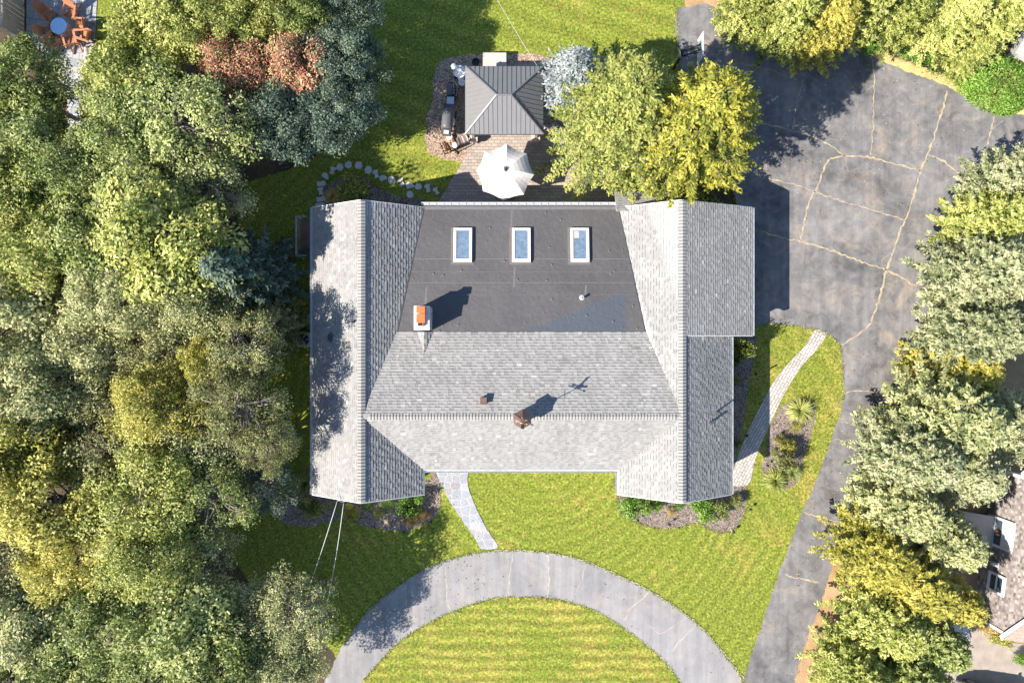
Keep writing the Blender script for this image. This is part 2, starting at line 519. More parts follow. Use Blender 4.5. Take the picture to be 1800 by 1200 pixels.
LEAF = {
 'green':  leaf_mat('green_leaf', [(0.0, (0.03, 0.05, 0.014)), (0.3, (0.115, 0.155, 0.035)), (0.6, (0.28, 0.335, 0.085)), (1.0, (0.58, 0.60, 0.24))]),
 'yellowgreen': leaf_mat('yellow_green_leaf', [(0.0, (0.04, 0.06, 0.014)), (0.3, (0.16, 0.20, 0.036)), (0.6, (0.355, 0.39, 0.085)), (1.0, (0.68, 0.66, 0.23))]),
 'yellow': leaf_mat('yellow_leaf', [(0.0, (0.065, 0.07, 0.015)), (0.3, (0.235, 0.24, 0.04)), (0.6, (0.46, 0.43, 0.085)), (1.0, (0.76, 0.68, 0.21))]),
 'sage':   leaf_mat('sage_leaf', [(0.0, (0.045, 0.062, 0.035)), (0.3, (0.175, 0.205, 0.085)), (0.6, (0.385, 0.405, 0.165)), (1.0, (0.70, 0.67, 0.34))]),
 'pale':   leaf_mat('pale_sage_needle', [(0.0, (0.055, 0.07, 0.036)), (0.3, (0.15, 0.18, 0.085)), (0.6, (0.32, 0.345, 0.165)), (1.0, (0.60, 0.585, 0.34))]),
 'silver': leaf_mat('silver_blue_needle', [(0.0, (0.07, 0.09, 0.09)), (0.3, (0.18, 0.215, 0.215)), (0.6, (0.32, 0.355, 0.345)), (1.0, (0.56, 0.585, 0.55))]),
 'dark':   leaf_mat('dark_blue_green_needle', [(0.0, (0.012, 0.025, 0.020)), (0.3, (0.04, 0.075, 0.058)), (0.6, (0.10, 0.155, 0.11)), (1.0, (0.25, 0.31, 0.20))]),
 'olive':  leaf_mat('olive_leaf', [(0.0, (0.04, 0.047, 0.02)), (0.3, (0.15, 0.16, 0.058)), (0.6, (0.315, 0.325, 0.12)), (1.0, (0.58, 0.56, 0.25))]),
 'red':    leaf_mat('red_leaf', [(0.0, (0.03, 0.055, 0.02)), (0.32, (0.12, 0.16, 0.06)), (0.48, (0.30, 0.21, 0.10)), (0.64, (0.58, 0.20, 0.15)), (0.85, (0.72, 0.36, 0.26)), (1.0, (0.62, 0.56, 0.26))]),
 'gold':   leaf_mat('golden_needle', [(0.0, (0.025, 0.042, 0.012)), (0.35, (0.105, 0.135, 0.024)), (0.65, (0.28, 0.285, 0.040)), (1.0, (0.62, 0.555, 0.09))]),
 'firgreen': leaf_mat('fir_green_needle', [(0.0, (0.02, 0.036, 0.012)), (0.35, (0.09, 0.125, 0.026)), (0.65, (0.22, 0.255, 0.052)), (1.0, (0.50, 0.50, 0.14))]),
 'oldgold': leaf_mat('old_gold_needle', [(0.0, (0.05, 0.062, 0.014)), (0.3, (0.185, 0.19, 0.03)), (0.6, (0.39, 0.36, 0.06)), (1.0, (0.68, 0.58, 0.14))]),
 'lime':   leaf_mat('bright_green_leaf', [(0.0, (0.025, 0.055, 0.010)), (0.3, (0.10, 0.20, 0.024)), (0.6, (0.21, 0.38, 0.05)), (1.0, (0.44, 0.58, 0.14))]),
 'rust':   leaf_mat('rusty_leaf', [(0.0, (0.10, 0.06, 0.02)), (0.4, (0.34, 0.22, 0.075)), (0.7, (0.56, 0.40, 0.15)), (1.0, (0.68, 0.55, 0.26))]),
}

# ------------------------------------------------------------------ ground sheets
def smooth_px(pts, closed=True, step=10.0, jit=0.0):
    """Catmull-Rom through pixel points, resampled, jittered"""
    n = len(pts)
    out = []
    rng = range(n if closed else n - 1)
    for i in rng:
        p0, p1, p2, p3 = (pts[(i + k) % n] if closed else pts[max(0, min(n - 1, i + k))] for k in (-1, 0, 1, 2))
        L = math.hypot(p2[0] - p1[0], p2[1] - p1[1])
        m = max(1, int(L / step))
        for j in range(m):
            t = j / m
            q = []
            for a in (0, 1):
                q.append(0.5 * (2 * p1[a] + (p2[a] - p0[a]) * t + (2 * p0[a] - 5 * p1[a] + 4 * p2[a] - p3[a]) * t * t + (3 * p1[a] - p0[a] - 3 * p2[a] + p3[a]) * t ** 3))
            out.append((q[0] + random.uniform(-jit, jit), q[1] + random.uniform(-jit, jit)))
    if not closed: out.append(tuple(pts[-1]))
    return out

def sheet(name, px, z, m, jit=0.8, step=8, smooth=True, th=0.0, label=None, cat=None, kind='structure', parent=None):
    pts = smooth_px(px, True, step, jit) if smooth else px
    bm = bmesh.new()
    vs = [bm.verts.new(P(x, y, z)) for x, y in pts]
    f = bm.faces.new(vs)
    if f.normal.z < 0 or sum((pts[i][0] * pts[(i + 1) % len(pts)][1] - pts[(i + 1) % len(pts)][0] * pts[i][1]) for i in range(len(pts))) > 0:
        bmesh.ops.reverse_faces(bm, faces=[f])
    bm.normal_update()
    if th:
        r = bmesh.ops.extrude_face_region(bm, geom=[f])
        bmesh.ops.translate(bm, verts=[v for v in r['geom'] if isinstance(v, bmesh.types.BMVert)], vec=(0, 0, th))
        bm.faces.remove(f) if f.is_valid else None
    bmesh.ops.triangulate(bm, faces=bm.faces[:])
    bmesh.ops.recalc_face_normals(bm, faces=bm.faces)
    me = bpy.data.meshes.new(name)
    bm.to_mesh(me)
    bm.free()
    me.update()
    if not th and len(me.polygons) and me.polygons[0].normal.z < 0: me.flip_normals()
    o = link_mesh(name, me, m, parent)
    return tag(o, label, cat, None, kind)

g = MB()
g.poly([(-1500, -1500, 0), (1500, -1500, 0), (1500, 1500, 0), (-1500, 1500, 0)])
tag(g.build('ground', M['soil']), kind='structure')

Z2, Z3, Z4 = 0.024, 0.030, 0.040
sheet('verge', [(1180, -80), (1400, 60), (1500, 75), (1600, 110), (1700, 150), (1990, 120), (1990, 1330), (1340, 1330), (1420, 1080), (1500, 820), (1580, 600), (1560, 300), (1240, 100)], 0.004, M['verge'], 2)
sheet('dry_grass', [(1490, 75), (1545, 92), (1600, 112), (1660, 132), (1710, 152), (1760, 175), (1850, 190), (1850, 230), (1740, 205), (1650, 175), (1560, 135), (1490, 105)], 0.007, M['drygrass'], 2.5)
sheet('lawn', [(560, -120), (1190, -120), (1203, 8), (1192, 40), (1196, 150), (1210, 380), (1000, 400), (560, 400), (440, 420), (420, 330), (560, 270), (600, 100)], 0.010, M['lawn_back'], 2)
sheet('lawn', [(440, 330), (600, 330), (600, 700), (900, 760), (1290, 800), (1320, 900), (1420, 880), (1310, 1195), (1285, 1240), (1100, 1130), (900, 1010), (640, 1160), (560, 1120), (420, 1000), (400, 880), (460, 700), (470, 500)], 0.013, M['lawn_front'], 2)
sheet('lawn', [(640, 1330), (560, 1260), (640, 1180), (720, 1090), (830, 1040), (960, 1035), (1080, 1070), (1150, 1130), (1240, 1230), (1240, 1330)], 0.016, M['lawn_island'], 2)
sheet('lawn', [(1290, 560), (1400, 560), (1460, 580), (1486, 620), (1490, 700), (1476, 760), (1440, 840), (1400, 930), (1360, 960), (1300, 900), (1280, 800)], 0.019, M['lawn_side'], 2)
sheet('lawn', [(150, -60), (270, -60), (260, 60), (230, 120), (160, 260), (100, 260), (150, 100), (165, 60)], 0.010, M['lawn_back'], 2)

# driveways
DRV = [(1188, 20), (1212, 12), (1245, 8), (1300, 40), (1380, 80), (1480, 85), (1525, 96), (1600, 128), (1660, 150), (1700, 172), (1750, 195), (1830, 210), (1850, 260), (1760, 310),
       (1705, 370), (1672, 430), (1652, 490), (1628, 560), (1608, 620), (1592, 660), (1572, 705), (1548, 765), (1530, 820), (1508, 890), (1466, 985), (1446, 1050), (1420, 1120), (1398, 1190), (1380, 1290),
       (1270, 1290), (1308, 1190), (1345, 1080), (1375, 990), (1402, 920), (1440, 830), (1468, 752), (1482, 700), (1480, 645), (1474, 606), (1450, 586), (1400, 573), (1340, 570), (1290, 575), (1290, 340), (1205, 300), (1195, 150), (1190, 90)]
sheet('driveway', DRV, Z2, M['asphalt'], 1.7, 5)
ARC = [(545, 1260), (575, 1190), (605, 1130), (650, 1070), (735, 1006), (800, 980), (868, 968), (960, 970), (1015, 982), (1062, 1000), (1130, 1032), (1185, 1065), (1240, 1110), (1285, 1165), (1304, 1195), (1330, 1290),
       (1240, 1290), (1196, 1200), (1165, 1160), (1130, 1128), (1062, 1081), (1010, 1060), (958, 1050), (905, 1049), (850, 1055), (765, 1088), (700, 1130), (640, 1195), (610, 1260)]
sheet('driveway', ARC, Z3, M['asphalt_pale'], 1.4, 5)

def ribbon(paths, z, wpx, jit=1.0):
    bm = bmesh.new()
    for pts, wd in paths:
        c = smooth_px(pts, False, 5, jit)
        prev = None
        for i, (x, y) in enumerate(c):
            a = c[max(0, i - 1)]
            b = c[min(len(c) - 1, i + 1)]
            d = Vector((b[0] - a[0], b[1] - a[1]))
            if d.length < 1e-6: continue
            d.normalize()
            ww = wd * wpx * random.uniform(0.3, 1.2) * 0.5
            l = bm.verts.new(P(x - d.y * ww, y + d.x * ww, z))
            r = bm.verts.new(P(x + d.y * ww, y - d.x * ww, z))
            if prev: bm.faces.new((prev[0], prev[1], r, l))
            prev = (l, r)
    bmesh.ops.recalc_face_normals(bm, faces=bm.faces)
    return bm

CR = [([(1535, 105), (1536, 150), (1535, 215), (1531, 272)], 2.6), ([(1665, 160), (1655, 200), (1632, 268), (1618, 300), (1600, 365), (1585, 400), (1570, 440), (1558, 474)], 4.5),
      ([(1558, 474), (1552, 500), (1540, 540), (1528, 570), (1505, 590), (1480, 606)], 4.5), ([(1748, 205), (1742, 230), (1735, 255)], 4),
      ([(1250, 120), (1300, 112), (1360, 125), (1400, 140)], 3), ([(1330, 215), (1400, 232), (1450, 250), (1486, 275)], 3), ([(1486, 275), (1530, 277), (1570, 288), (1618, 300)], 4.2),
      ([(1486, 275), (1455, 282), (1440, 320), (1425, 350), (1413, 395), (1407, 422)], 3.8), ([(1350, 315), (1400, 325), (1440, 340), (1500, 360), (1590, 386)], 2.4),
      ([(1340, 408), (1385, 420), (1410, 425), (1460, 440), (1520, 462), (1558, 474)], 4), ([(1558, 474), (1590, 490), (1602, 500), (1612, 503)], 4), ([(1632, 272), (1660, 285), (1690, 310)], 4),
      ([(1412, 140), (1400, 185), (1392, 228)], 2.2), ([(1484, 690), (1520, 686), (1560, 695)], 2.5), ([(1478, 740), (1510, 750), (1540, 756)], 2.5), ([(1474, 772), (1500, 778), (1525, 790)], 2),
      ([(1412, 900), (1440, 908), (1466, 916), (1490, 920)], 2.8), ([(1380, 1008), (1410, 1018), (1440, 1023)], 2.8), ([(1505, 722), (1530, 728), (1560, 726)], 1.5), ([(1420, 560), (1408, 600), (1400, 640)], 0.1)]
ob = bpy.data.meshes.new('driveway_crack')
SB = []
for pts_, wd_ in CR[:-1]:       # ragged side branches
    for _ in range(2):
        a_ = random.choice(pts_)
        t_ = random.uniform(0, 6.28); l_ = random.uniform(14, 44)
        SB.append(([a_, (a_[0] + l_ * .5 * math.cos(t_) + random.uniform(-5, 5), a_[1] + l_ * .5 * math.sin(t_) + random.uniform(-5, 5)), (a_[0] + l_ * math.cos(t_), a_[1] + l_ * math.sin(t_))], random.uniform(.4, .9)))
CR = SB + CR
bm = ribbon(CR[:-1], Z2 + 0.004, 0.85, 1.5)
bm.to_mesh(ob); bm.free()
tag(link_mesh('driveway_crack', ob, M['crack']), kind='structure')
CA = [([(902, 970), (896, 1010), (893, 1048)], 1.8), ([(962, 971), (965, 1010), (963, 1050)], 2.2), ([(782, 988), (785, 1030), (786, 1060), (800, 1082)], 1.6), ([(712, 1028), (714, 1070), (725, 1110)], 1.8), ([(1030, 990), (1022, 1020), (1010, 1045)], 1.2),
      ([(1142, 1038), (1125, 1055), (1105, 1072), (1098, 1090)], 1.8), ([(1222, 1102), (1200, 1120), (1182, 1145)], 1.6), ([(1205, 1085), (1188, 1098), (1160, 1112), (1142, 1100)], 1.2), ([(1308, 1192), (1275, 1150), (1240, 1108)], 1.6), ([(1240, 1108), (1185, 1064), (1130, 1031), (1062, 999), (1015, 981), (940, 969), (868, 967)], 2.0)]
ob = bpy.data.meshes.new('driveway_crack')
bm = ribbon(CA, Z3 + 0.005, 1.1, 1.3)
bm.to_mesh(ob); bm.free()
tag(link_mesh('driveway_crack', ob, M['crack_grey']), kind='structure')

# paving
sheet('patio', [(815, 112), (960, 112), (1000, 235), (1100, 300), (1100, 372), (760, 372), (822, 270), (817, 240)], Z4, M['paver'], 0, 8, False)
sheet('paver_walk', [(1433, 580), (1452, 588), (1435, 615), (1412, 640), (1390, 672), (1372, 705), (1358, 735), (1340, 775), (1326, 812), (1316, 850), (1286, 850), (1294, 812), (1308, 772), (1326, 735), (1343, 702), (1362, 668), (1390, 634), (1415, 608)], Z4, M['walk'], 0, 6)
sheet('flagstone_walk', [(767, 815), (819, 815), (822, 850), (836, 890), (856, 930), (875, 958), (872, 964), (846, 964), (838, 950), (820, 925), (798, 893), (780, 862), (771, 840)], Z4, M['flag'], 0.5, 6)
sheet('patio', [(47, -40), (172, -40), (168, 60), (160, 130), (165, 240), (118, 240), (118, 160), (70, 90), (46, 60)], Z4, M['paver_grey'], 0, 8, False)
sheet('patio', [(1640, 1060), (1712, 1085), (1770, 1125), (1850, 1150), (1850, 1290), (1640, 1290)], Z4, M['concrete'], 1, 10)
# beds
sheet('mulch_bed', [(762, 130), (775, 108), (800, 100), (860, 95), (958, 98), (962, 114), (830, 116), (820, 200), (830, 262), (818, 282), (795, 282), (765, 275), (748, 255), (750, 210), (760, 170)], Z3, M['mulch_tan'], 2)
sheet('mulch_bed', [(500, 880), (560, 865), (640, 870), (740, 855), (765, 820), (772, 845), (776, 878), (768, 905), (735, 926), (700, 933), (650, 926), (600, 914), (540, 925), (490, 912)], Z3, M['mulch'], 2)
sheet('mulch_bed', [(1081, 815), (1084, 875), (1092, 900), (1120, 918), (1165, 930), (1195, 926), (1222, 919), (1240, 926), (1265, 936), (1290, 931), (1306, 908), (1313, 880), (1308, 845), (1280, 840), (1200, 860), (1120, 850)], Z3, M['mulch'], 1.5)
sheet('mulch_bed', [(1375, 712), (1400, 702), (1425, 704), (1434, 716), (1431, 745), (1425, 770), (1413, 800), (1410, 830), (1398, 850), (1375, 862), (1350, 850), (1339, 820), (1347, 800), (1350, 760), (1362, 732)], Z3, M['mulch'], 1.5)
sheet('mulch_bed', [(1275, 585), (1326, 588), (1326, 630), (1318, 670), (1310, 720), (1300, 770), (1288, 830), (1270, 830)], Z3, M['mulch'], 1.5)
sheet('mulch_bed', [(570, 330), (600, 312), (640, 310), (665, 330), (700, 345), (745, 352), (745, 380), (560, 380)], Z3, M['mulch'], 2)

# ------------------------------------------------------------------ the house
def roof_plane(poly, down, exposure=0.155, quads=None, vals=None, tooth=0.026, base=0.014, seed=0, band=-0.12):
    """courses of laminated shingles on a convex roof polygon (3D points), each tab its own quad with a real butt edge.
    down: plan direction of fall."""
    rnd = random.Random(seed)
    pts = [Vector(p) for p in poly]
    nrm = Vector((0, 0, 0))
    for i in range(1, len(pts) - 1):
        nrm += (pts[i] - pts[0]).cross(pts[i + 1] - pts[0])
    nrm.normalize()
    if nrm.z < 0: nrm = -nrm
    d = Vector((down[0], down[1], 0))
    d = (d - nrm * d.dot(nrm)).normalized()
    h = d.cross(nrm).normalized()
    o = pts[0]
    uv = [((p - o).dot(h), (p - o).dot(d)) for p in pts]
    v0, v1 = min(q[1] for q in uv), max(q[1] for q in uv)
    def span(v):
        xs = []
        for i in range(len(uv)):
            a, b = uv[i], uv[(i + 1) % len(uv)]
            if (a[1] - v) * (b[1] - v) <= 0 and abs(a[1] - b[1]) > 1e-9:
                t = (v - a[1]) / (b[1] - a[1])
                xs.append(a[0] + (b[0] - a[0]) * t)
        return (min(xs), max(xs)) if xs else None
    n = max(1, int(round((v1 - v0) / exposure)))
    ex = (v1 - v0) / n
    W = lambda u, v, hh: o + h * u + d * v + nrm * hh
    for k in range(n):
        va, vb = v0 + k * ex, v0 + (k + 1) * ex
        e = 1e-4
        sa, sb = span(va + e), span(vb - e)
        if not sa or not sb: continue
        lo = min(sa[0], sb[0]); hi = max(sa[1], sb[1])
        u = lo - rnd.uniform(0, 0.25)
        tall = rnd.random() < 0.5
        while u < hi:
            wd = rnd.uniform(0.10, 0.30)
            u2 = u + wd
            A0, A1 = max(u, sa[0]), min(u2, sa[1])
            B0, B1 = max(u, sb[0]), min(u2, sb[1])
            if A1 > A0 or B1 > B0:
                A0 = min(A0, sa[1]); A1 = max(A1, sa[0]); B0 = min(B0, sb[1]); B1 = max(B1, sb[0])
                if A1 < A0: A0 = A1 = (A0 + A1) / 2
                if B1 < B0: B0 = B1 = (B0 + B1) / 2
                hb = tooth if tall else base
                vv = rnd.gauss(0.5, 0.10) + (0.05 if tall else -0.03) + (0.3 if rnd.random() < 0.04 else 0)
                if tall:
                    quads.append([tuple(p) for p in (W(A0, va, 0.0), W(A1, va, 0.0), W(B1, vb, hb), W(B0, vb, hb))])
                    vals.append(vv)
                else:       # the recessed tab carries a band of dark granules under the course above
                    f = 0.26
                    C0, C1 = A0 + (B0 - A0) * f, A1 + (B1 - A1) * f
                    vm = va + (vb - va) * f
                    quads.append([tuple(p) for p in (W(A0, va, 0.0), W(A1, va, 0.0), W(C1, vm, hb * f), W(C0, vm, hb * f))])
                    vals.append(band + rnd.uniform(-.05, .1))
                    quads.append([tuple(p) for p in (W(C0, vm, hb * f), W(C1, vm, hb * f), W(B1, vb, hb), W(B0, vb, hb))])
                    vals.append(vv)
                if B1 > B0:
                    quads.append([tuple(W(B0, vb, hb)), tuple(W(B1, vb, hb)), tuple(W(B1, vb, -0.01)), tuple(W(B0, vb, -0.01))])
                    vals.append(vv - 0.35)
                    if tall and A1 > A0:
                        for (ua, ub) in ((A0, B0), (A1, B1)):
                            quads.append([tuple(W(ua, va, 0.0)), tuple(W(ub, vb, hb)), tuple(W(ub, vb, 0.0)), tuple(W(ua, va, 0.0))])
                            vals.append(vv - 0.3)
            u = u2
            tall = not tall if rnd.random() < 0.8 else tall

ZR, ZE, ZM = 4.96, 3.0, 3.9
XL, XR = -7.74, 8.76            # ridges of the two wings
XLe, XLi, XRi, XRo, XG = -10.82, -4.78, 5.77, 11.87, 13.01
YN, YS, YC, YF, YM, YB, YG = 7.25, -8.29, -3.85, -6.97, 0.5, 7.34, 0.31

house = empty('house', (0, 0, 0), 0, 'large single storey house with grey shingled wings and a dark low slope roof between them', 'house')
q, v = [], []
r = ZR; e = ZE
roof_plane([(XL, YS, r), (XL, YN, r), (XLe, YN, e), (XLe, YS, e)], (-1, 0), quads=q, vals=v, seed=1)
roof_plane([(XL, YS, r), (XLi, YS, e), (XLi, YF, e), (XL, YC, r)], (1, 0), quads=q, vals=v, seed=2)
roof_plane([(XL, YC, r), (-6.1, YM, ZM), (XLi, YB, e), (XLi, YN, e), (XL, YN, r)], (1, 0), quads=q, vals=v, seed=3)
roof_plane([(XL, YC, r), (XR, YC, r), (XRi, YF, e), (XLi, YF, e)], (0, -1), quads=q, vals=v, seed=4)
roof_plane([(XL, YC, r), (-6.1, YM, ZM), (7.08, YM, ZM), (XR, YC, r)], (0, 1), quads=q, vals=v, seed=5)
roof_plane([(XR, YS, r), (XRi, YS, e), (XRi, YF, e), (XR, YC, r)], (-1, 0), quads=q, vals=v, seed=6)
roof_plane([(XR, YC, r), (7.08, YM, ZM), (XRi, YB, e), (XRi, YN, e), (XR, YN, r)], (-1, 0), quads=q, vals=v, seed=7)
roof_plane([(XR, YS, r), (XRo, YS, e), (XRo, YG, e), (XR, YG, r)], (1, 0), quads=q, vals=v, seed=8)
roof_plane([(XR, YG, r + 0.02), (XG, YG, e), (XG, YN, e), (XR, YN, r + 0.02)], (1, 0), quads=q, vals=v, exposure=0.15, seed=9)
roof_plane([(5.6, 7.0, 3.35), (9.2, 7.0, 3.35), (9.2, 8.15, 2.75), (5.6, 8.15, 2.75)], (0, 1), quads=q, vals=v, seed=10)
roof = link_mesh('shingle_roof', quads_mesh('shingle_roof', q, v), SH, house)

# solid deck under the shingles (soffit) so that the roof has thickness
dk = MB()
def slab(pts, th=0.10, drop=0.014):
    dk.prism([Vector(p) - Vector((0, 0, drop + th)) for p in pts], th)
slab([(XL, YS + .01, r), (XL, YN - .01, r), (XLe + .01, YN - .01, e), (XLe + .01, YS + .01, e)])
slab([(XL, YS + .01, r), (XLi - .01, YS + .01, e), (XLi - .01, YF, e), (XL, YC, r)])
slab([(XL, YC, r), (-6.1, YM, ZM), (XLi, YN - .01, e), (XL, YN - .01, r)])
slab([(XR, YS + .01, r), (XRi + .01, YS + .01, e), (XRi + .01, YF, e), (XR, YC, r)])
slab([(XR, YC, r), (7.08, YM, ZM), (XRi, YN - .01, e), (XR, YN - .01, r)])
slab([(XR, YS + .01, r), (XRo - .01, YS + .01, e), (XRo - .01, YG, e), (XR, YG, r)])
slab([(XR, YG + .01, r), (XG - .01, YG + .01, e), (XG - .01, YN - .01, e), (XR, YN - .01, r)])
slab([(XL, YC, r), (XR, YC, r), (XRi, YF + .01, e), (XLi, YF + .01, e)])
slab([(XL, YC, r), (XR, YC, r), (7.08, YM, ZM), (-6.1, YM, ZM)])
slab([(5.61, 7.0, 3.35), (9.19, 7.0, 3.35), (9.19, 8.14, 2.75), (5.61, 8.14, 2.75)])
dk.build('soffit', M['siding'], house)

# membrane roof with lapped seams
mb = MB()
mz = lambda y: ZM + (ZE - ZM) * (y - YM) / (YB - YM)
mb.prism([(-6.1, YM, ZM - 0.11), (7.08, YM, ZM - 0.11), (XRi, YB, ZE - 0.11), (XLi, YB, ZE - 0.11)], 0.115)
mem = mb.build('membrane_roof', M['membrane'], house)
xl = lambda y: -6.1 + (XLi + 6.1) * (y - YM) / (YB - YM)
xr = lambda y: 7.08 + (XRi - 7.08) * (y - YM) / (YB - YM)
sm = MB()
for yp in (455, 478, 497, 518):
    y = (600 - yp) * (CAMH - 3.4) / 1200
    sm.bar((xl(y) + .05, y, mz(y) + 0.009), (xr(y) - .05, y, mz(y) + 0.009), 0.035 if yp in (455, 497) else 0.018, 0.012)
for (xa, ya, yb) in ((-0.05, 5.7, 7.2), (0.1, 2.9, 4.0), (3.9, 2.3, 3.0), (-4.6, 1.9, 2.9)):
    sm.bar((xa, ya, mz(ya) + 0.006), (xa + .05, yb, mz(yb) + 0.006), 0.11, 0.008)
for (xa, ya, xb, yb) in ((-3.0, 6.4, -2.6, 6.9), (2.3, 6.55, 2.55, 6.3), (-4.4, 6.5, -4.2, 6.9), (2.9, 1.4, 3.05, 1.0), (4.8, 3.1, 4.82, 2.8)):
    sm.bar((xa, ya, mz(ya) + 0.008), (xb, yb, mz(yb) + 0.008), 0.03, 0.02)
sm.build('membrane_seam', M['seam'], mem)

# valley / edge flashing, ridge caps
def ridge_cap(name, a, b, wd, parent, step=0.17, lift=0.03, m=None, fall=0.45):
    """a raised ridge vent capped with overlapping shingles"""
    a, b = Vector(a), Vector(b)
    d = (b - a); L = d.length; d.normalize()
    s = Vector((-d.y, d.x, 0)).normalized()
    Q, V = [], []
    n = int(L / step)
    drop = fall * wd / 2
    for i in range(n):
        p0 = a + d * (L * i / n); p1 = a + d * (L * (i + 1) / n)
        z0, z1 = lift - 0.008, lift + 0.022
        vv = random.gauss(0.6, 0.16)
        t0, t1 = p0 + Vector((0, 0, z0)), p1 + Vector((0, 0, z1))
        ts = t0.lerp(t1, .74)
        for sg in (1, -1):
            o0, o1 = t0 + s * sg * wd / 2 - Vector((0, 0, drop)), t1 + s * sg * wd / 2 - Vector((0, 0, drop))
            os_ = o0.lerp(o1, .74)
            Q.append([tuple(t0), tuple(ts), tuple(os_), tuple(o0)]); V.append(vv)
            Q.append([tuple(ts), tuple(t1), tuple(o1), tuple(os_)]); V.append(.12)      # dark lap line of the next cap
            dn = Vector((0, 0, -lift - 0.08))
            Q.append([tuple(o0), tuple(o1), tuple(o1 + dn), tuple(o0 + dn)]); V.append(vv - 0.3)
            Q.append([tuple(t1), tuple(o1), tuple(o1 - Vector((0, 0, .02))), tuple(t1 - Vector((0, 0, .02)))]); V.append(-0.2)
    return link_mesh(name, quads_mesh(name, Q, V), m or M['cap'], parent)
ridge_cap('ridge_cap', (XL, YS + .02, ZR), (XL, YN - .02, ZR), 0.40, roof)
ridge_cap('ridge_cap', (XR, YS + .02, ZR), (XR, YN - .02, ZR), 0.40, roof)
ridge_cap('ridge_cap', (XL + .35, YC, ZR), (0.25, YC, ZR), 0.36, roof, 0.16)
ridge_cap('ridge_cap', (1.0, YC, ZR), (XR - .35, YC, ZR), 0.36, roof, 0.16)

fa = MB()
def fascia(a, b, hgt=0.17, off=0.0):
    a, b = Vector(a), Vector(b)
    fa.bar(a - Vector((0, 0, hgt / 2 + 0.01)), b - Vector((0, 0, hgt / 2 + 0.01)), 0.03, hgt)
fascia((XLe - .015, YS, e), (XLe - .015, YN, e)); fascia((XLi + .015, YS, e), (XLi + .015, YF - .03, e)); fascia((XRi - .015, YS, e), (XRi - .015, YF - .03, e))
fascia((XRo + .015, YS, e), (XRo + .015, YG, e)); fascia((XG + .015, YG, e), (XG + .015, YN, e)); fascia((XLi, YF - .015, e), (XRi, YF - .015, e))
for (x0, x1, y) in ((XLe, XLi, YS - .015), (XLe, XLi, YN + .015)):
    fascia((x0, y, e), (XL, y, r)); fascia((XL, y, r), (x1, y, e))
fascia((XRi, YS - .015, e), (XR, YS - .015, r)); fascia((XR, YS - .015, r), (XRo, YS - .015, e))
fascia((XRi, YN + .015, e), (XR, YN + .015, r)); fascia((XR, YN + .015, r), (XG, YN + .015, e))
fascia((XR, YG - .015, r), (XG, YG - .015, e))
fa.build('fascia', M['white'], house)
for (a, b, nx, ny) in (((XLe, YS, e), (XLe, YN, e), -1, 0), ((XLi, YF, e), (XRi, YF, e), 0, -1), ((XRo, YS, e), (XRo, YG - .06, e), 1, 0), ((XG, YG, e), (XG, YN, e), 1, 0), ((XRi, YS, e), (XRi, YF - .1, e), -1, 0)):
    A, B = Vector(a), Vector(b)
    off = Vector((nx, ny, 0)) * 0.075
    wd = 0.09
    gt = MB()
    gt.bar(A + off + Vector((0, 0, -0.11)), B + off + Vector((0, 0, -0.11)), wd, 0.02)
    gt.bar(A + off * 1.6 + Vector((0, 0, -0.06)), B + off * 1.6 + Vector((0, 0, -0.06)), 0.014, 0.10)
    gt.build('gutter', M['trim'], house)
g2 = MB()   # white gutter with hangers along the membrane roof
g2.bar((XLi - .15, YB + .13, ZE - .10), (XRi, YB + .13, ZE - .10), 0.13, 0.02)
g2.bar((XLi - .15, YB + .19, ZE - .05), (XRi, YB + .19, ZE - .05), 0.03, 0.11)
g2.bar((XLi, YB + .05, ZE - .03), (XRi, YB + .05, ZE - .03), 0.03, 0.07)
for i in range(26):
    x = XLi + (XRi - XLi) * (i + .5) / 26
    g2.box((x, YB + .12, ZE - .01), (0.03, 0.15, 0.012))
g2.build('gutter', M['trim'], house)
el = MB()
el.bar((XLi, YB - .12, mz(YB - .12) + .012), (XRi, YB - .12, mz(YB - .12) + .012), 0.17, 0.01)
el.build('drip_edge', M['seam'], mem)
fl = MB()
fl.bar((-6.05, YM, ZM + .012), (7.05, YM, ZM + .012), 0.03, 0.02)
fl.bar((xr(YM) - .03, YM, ZM + .015), (xr(YB) - .03, YB, ZE + .015), 0.05, 0.02)
fl.bar((xl(YM) + .03, YM, ZM + .015), (xl(YB) + .03, YB, ZE + .015), 0.05, 0.02)
fl.build('flashing', M['darkgrey'], mem)

# walls
wl = MB()
def wall_box(x0, x1, y0, y1, z1):
    wl.box(((x0 + x1) / 2, (y0 + y1) / 2, z1 / 2), (x1 - x0, y1 - y0, z1))
wall_box(XLe + .45, XLi - .45, YS + .35, YN - .3, 2.85)
wall_box(XRi + .45, XRo - .45, YS + .35, YG - .1, 2.85)
wall_box(XRi + .45, XG - .45, YG + .12, YN - .3, 2.85)
wall_box(XLi - .46, XRi + .46, YF + .5, YB - .55, 2.82)
wall_box(5.9, 9.0, YN - .31, 7.85, 2.6)
for (xa, xr_, xb, y) in ((XLe + .45, XL, XLi - .45, YS + .36), (XLe + .45, XL, XLi - .45, YN - .31), (XRi + .45, XR, XRo - .45, YS + .36), (XRi + .45, XR, XG - .45, YN - .31)):
    zz = lambda x: 2.83 + (ZR - ZE - .06) * 0.86 * (1 - abs(x - xr_) / max(abs(xa - xr_), abs(xb - xr_)))
    s_ = 0.12 if y < 0 else -0.12
    wl.prism([(xa, y, 2.80), (xb, y, 2.80), (xr_, y, 4.62)], (0, s_, 0))
wl.prism([(XR, YG + .02, 4.80), (XRo, YG + .02, 2.96), (XG - .3, YG + .02, 2.96)], (0, .08, 0))
wl.build('wall', M['siding'], house)

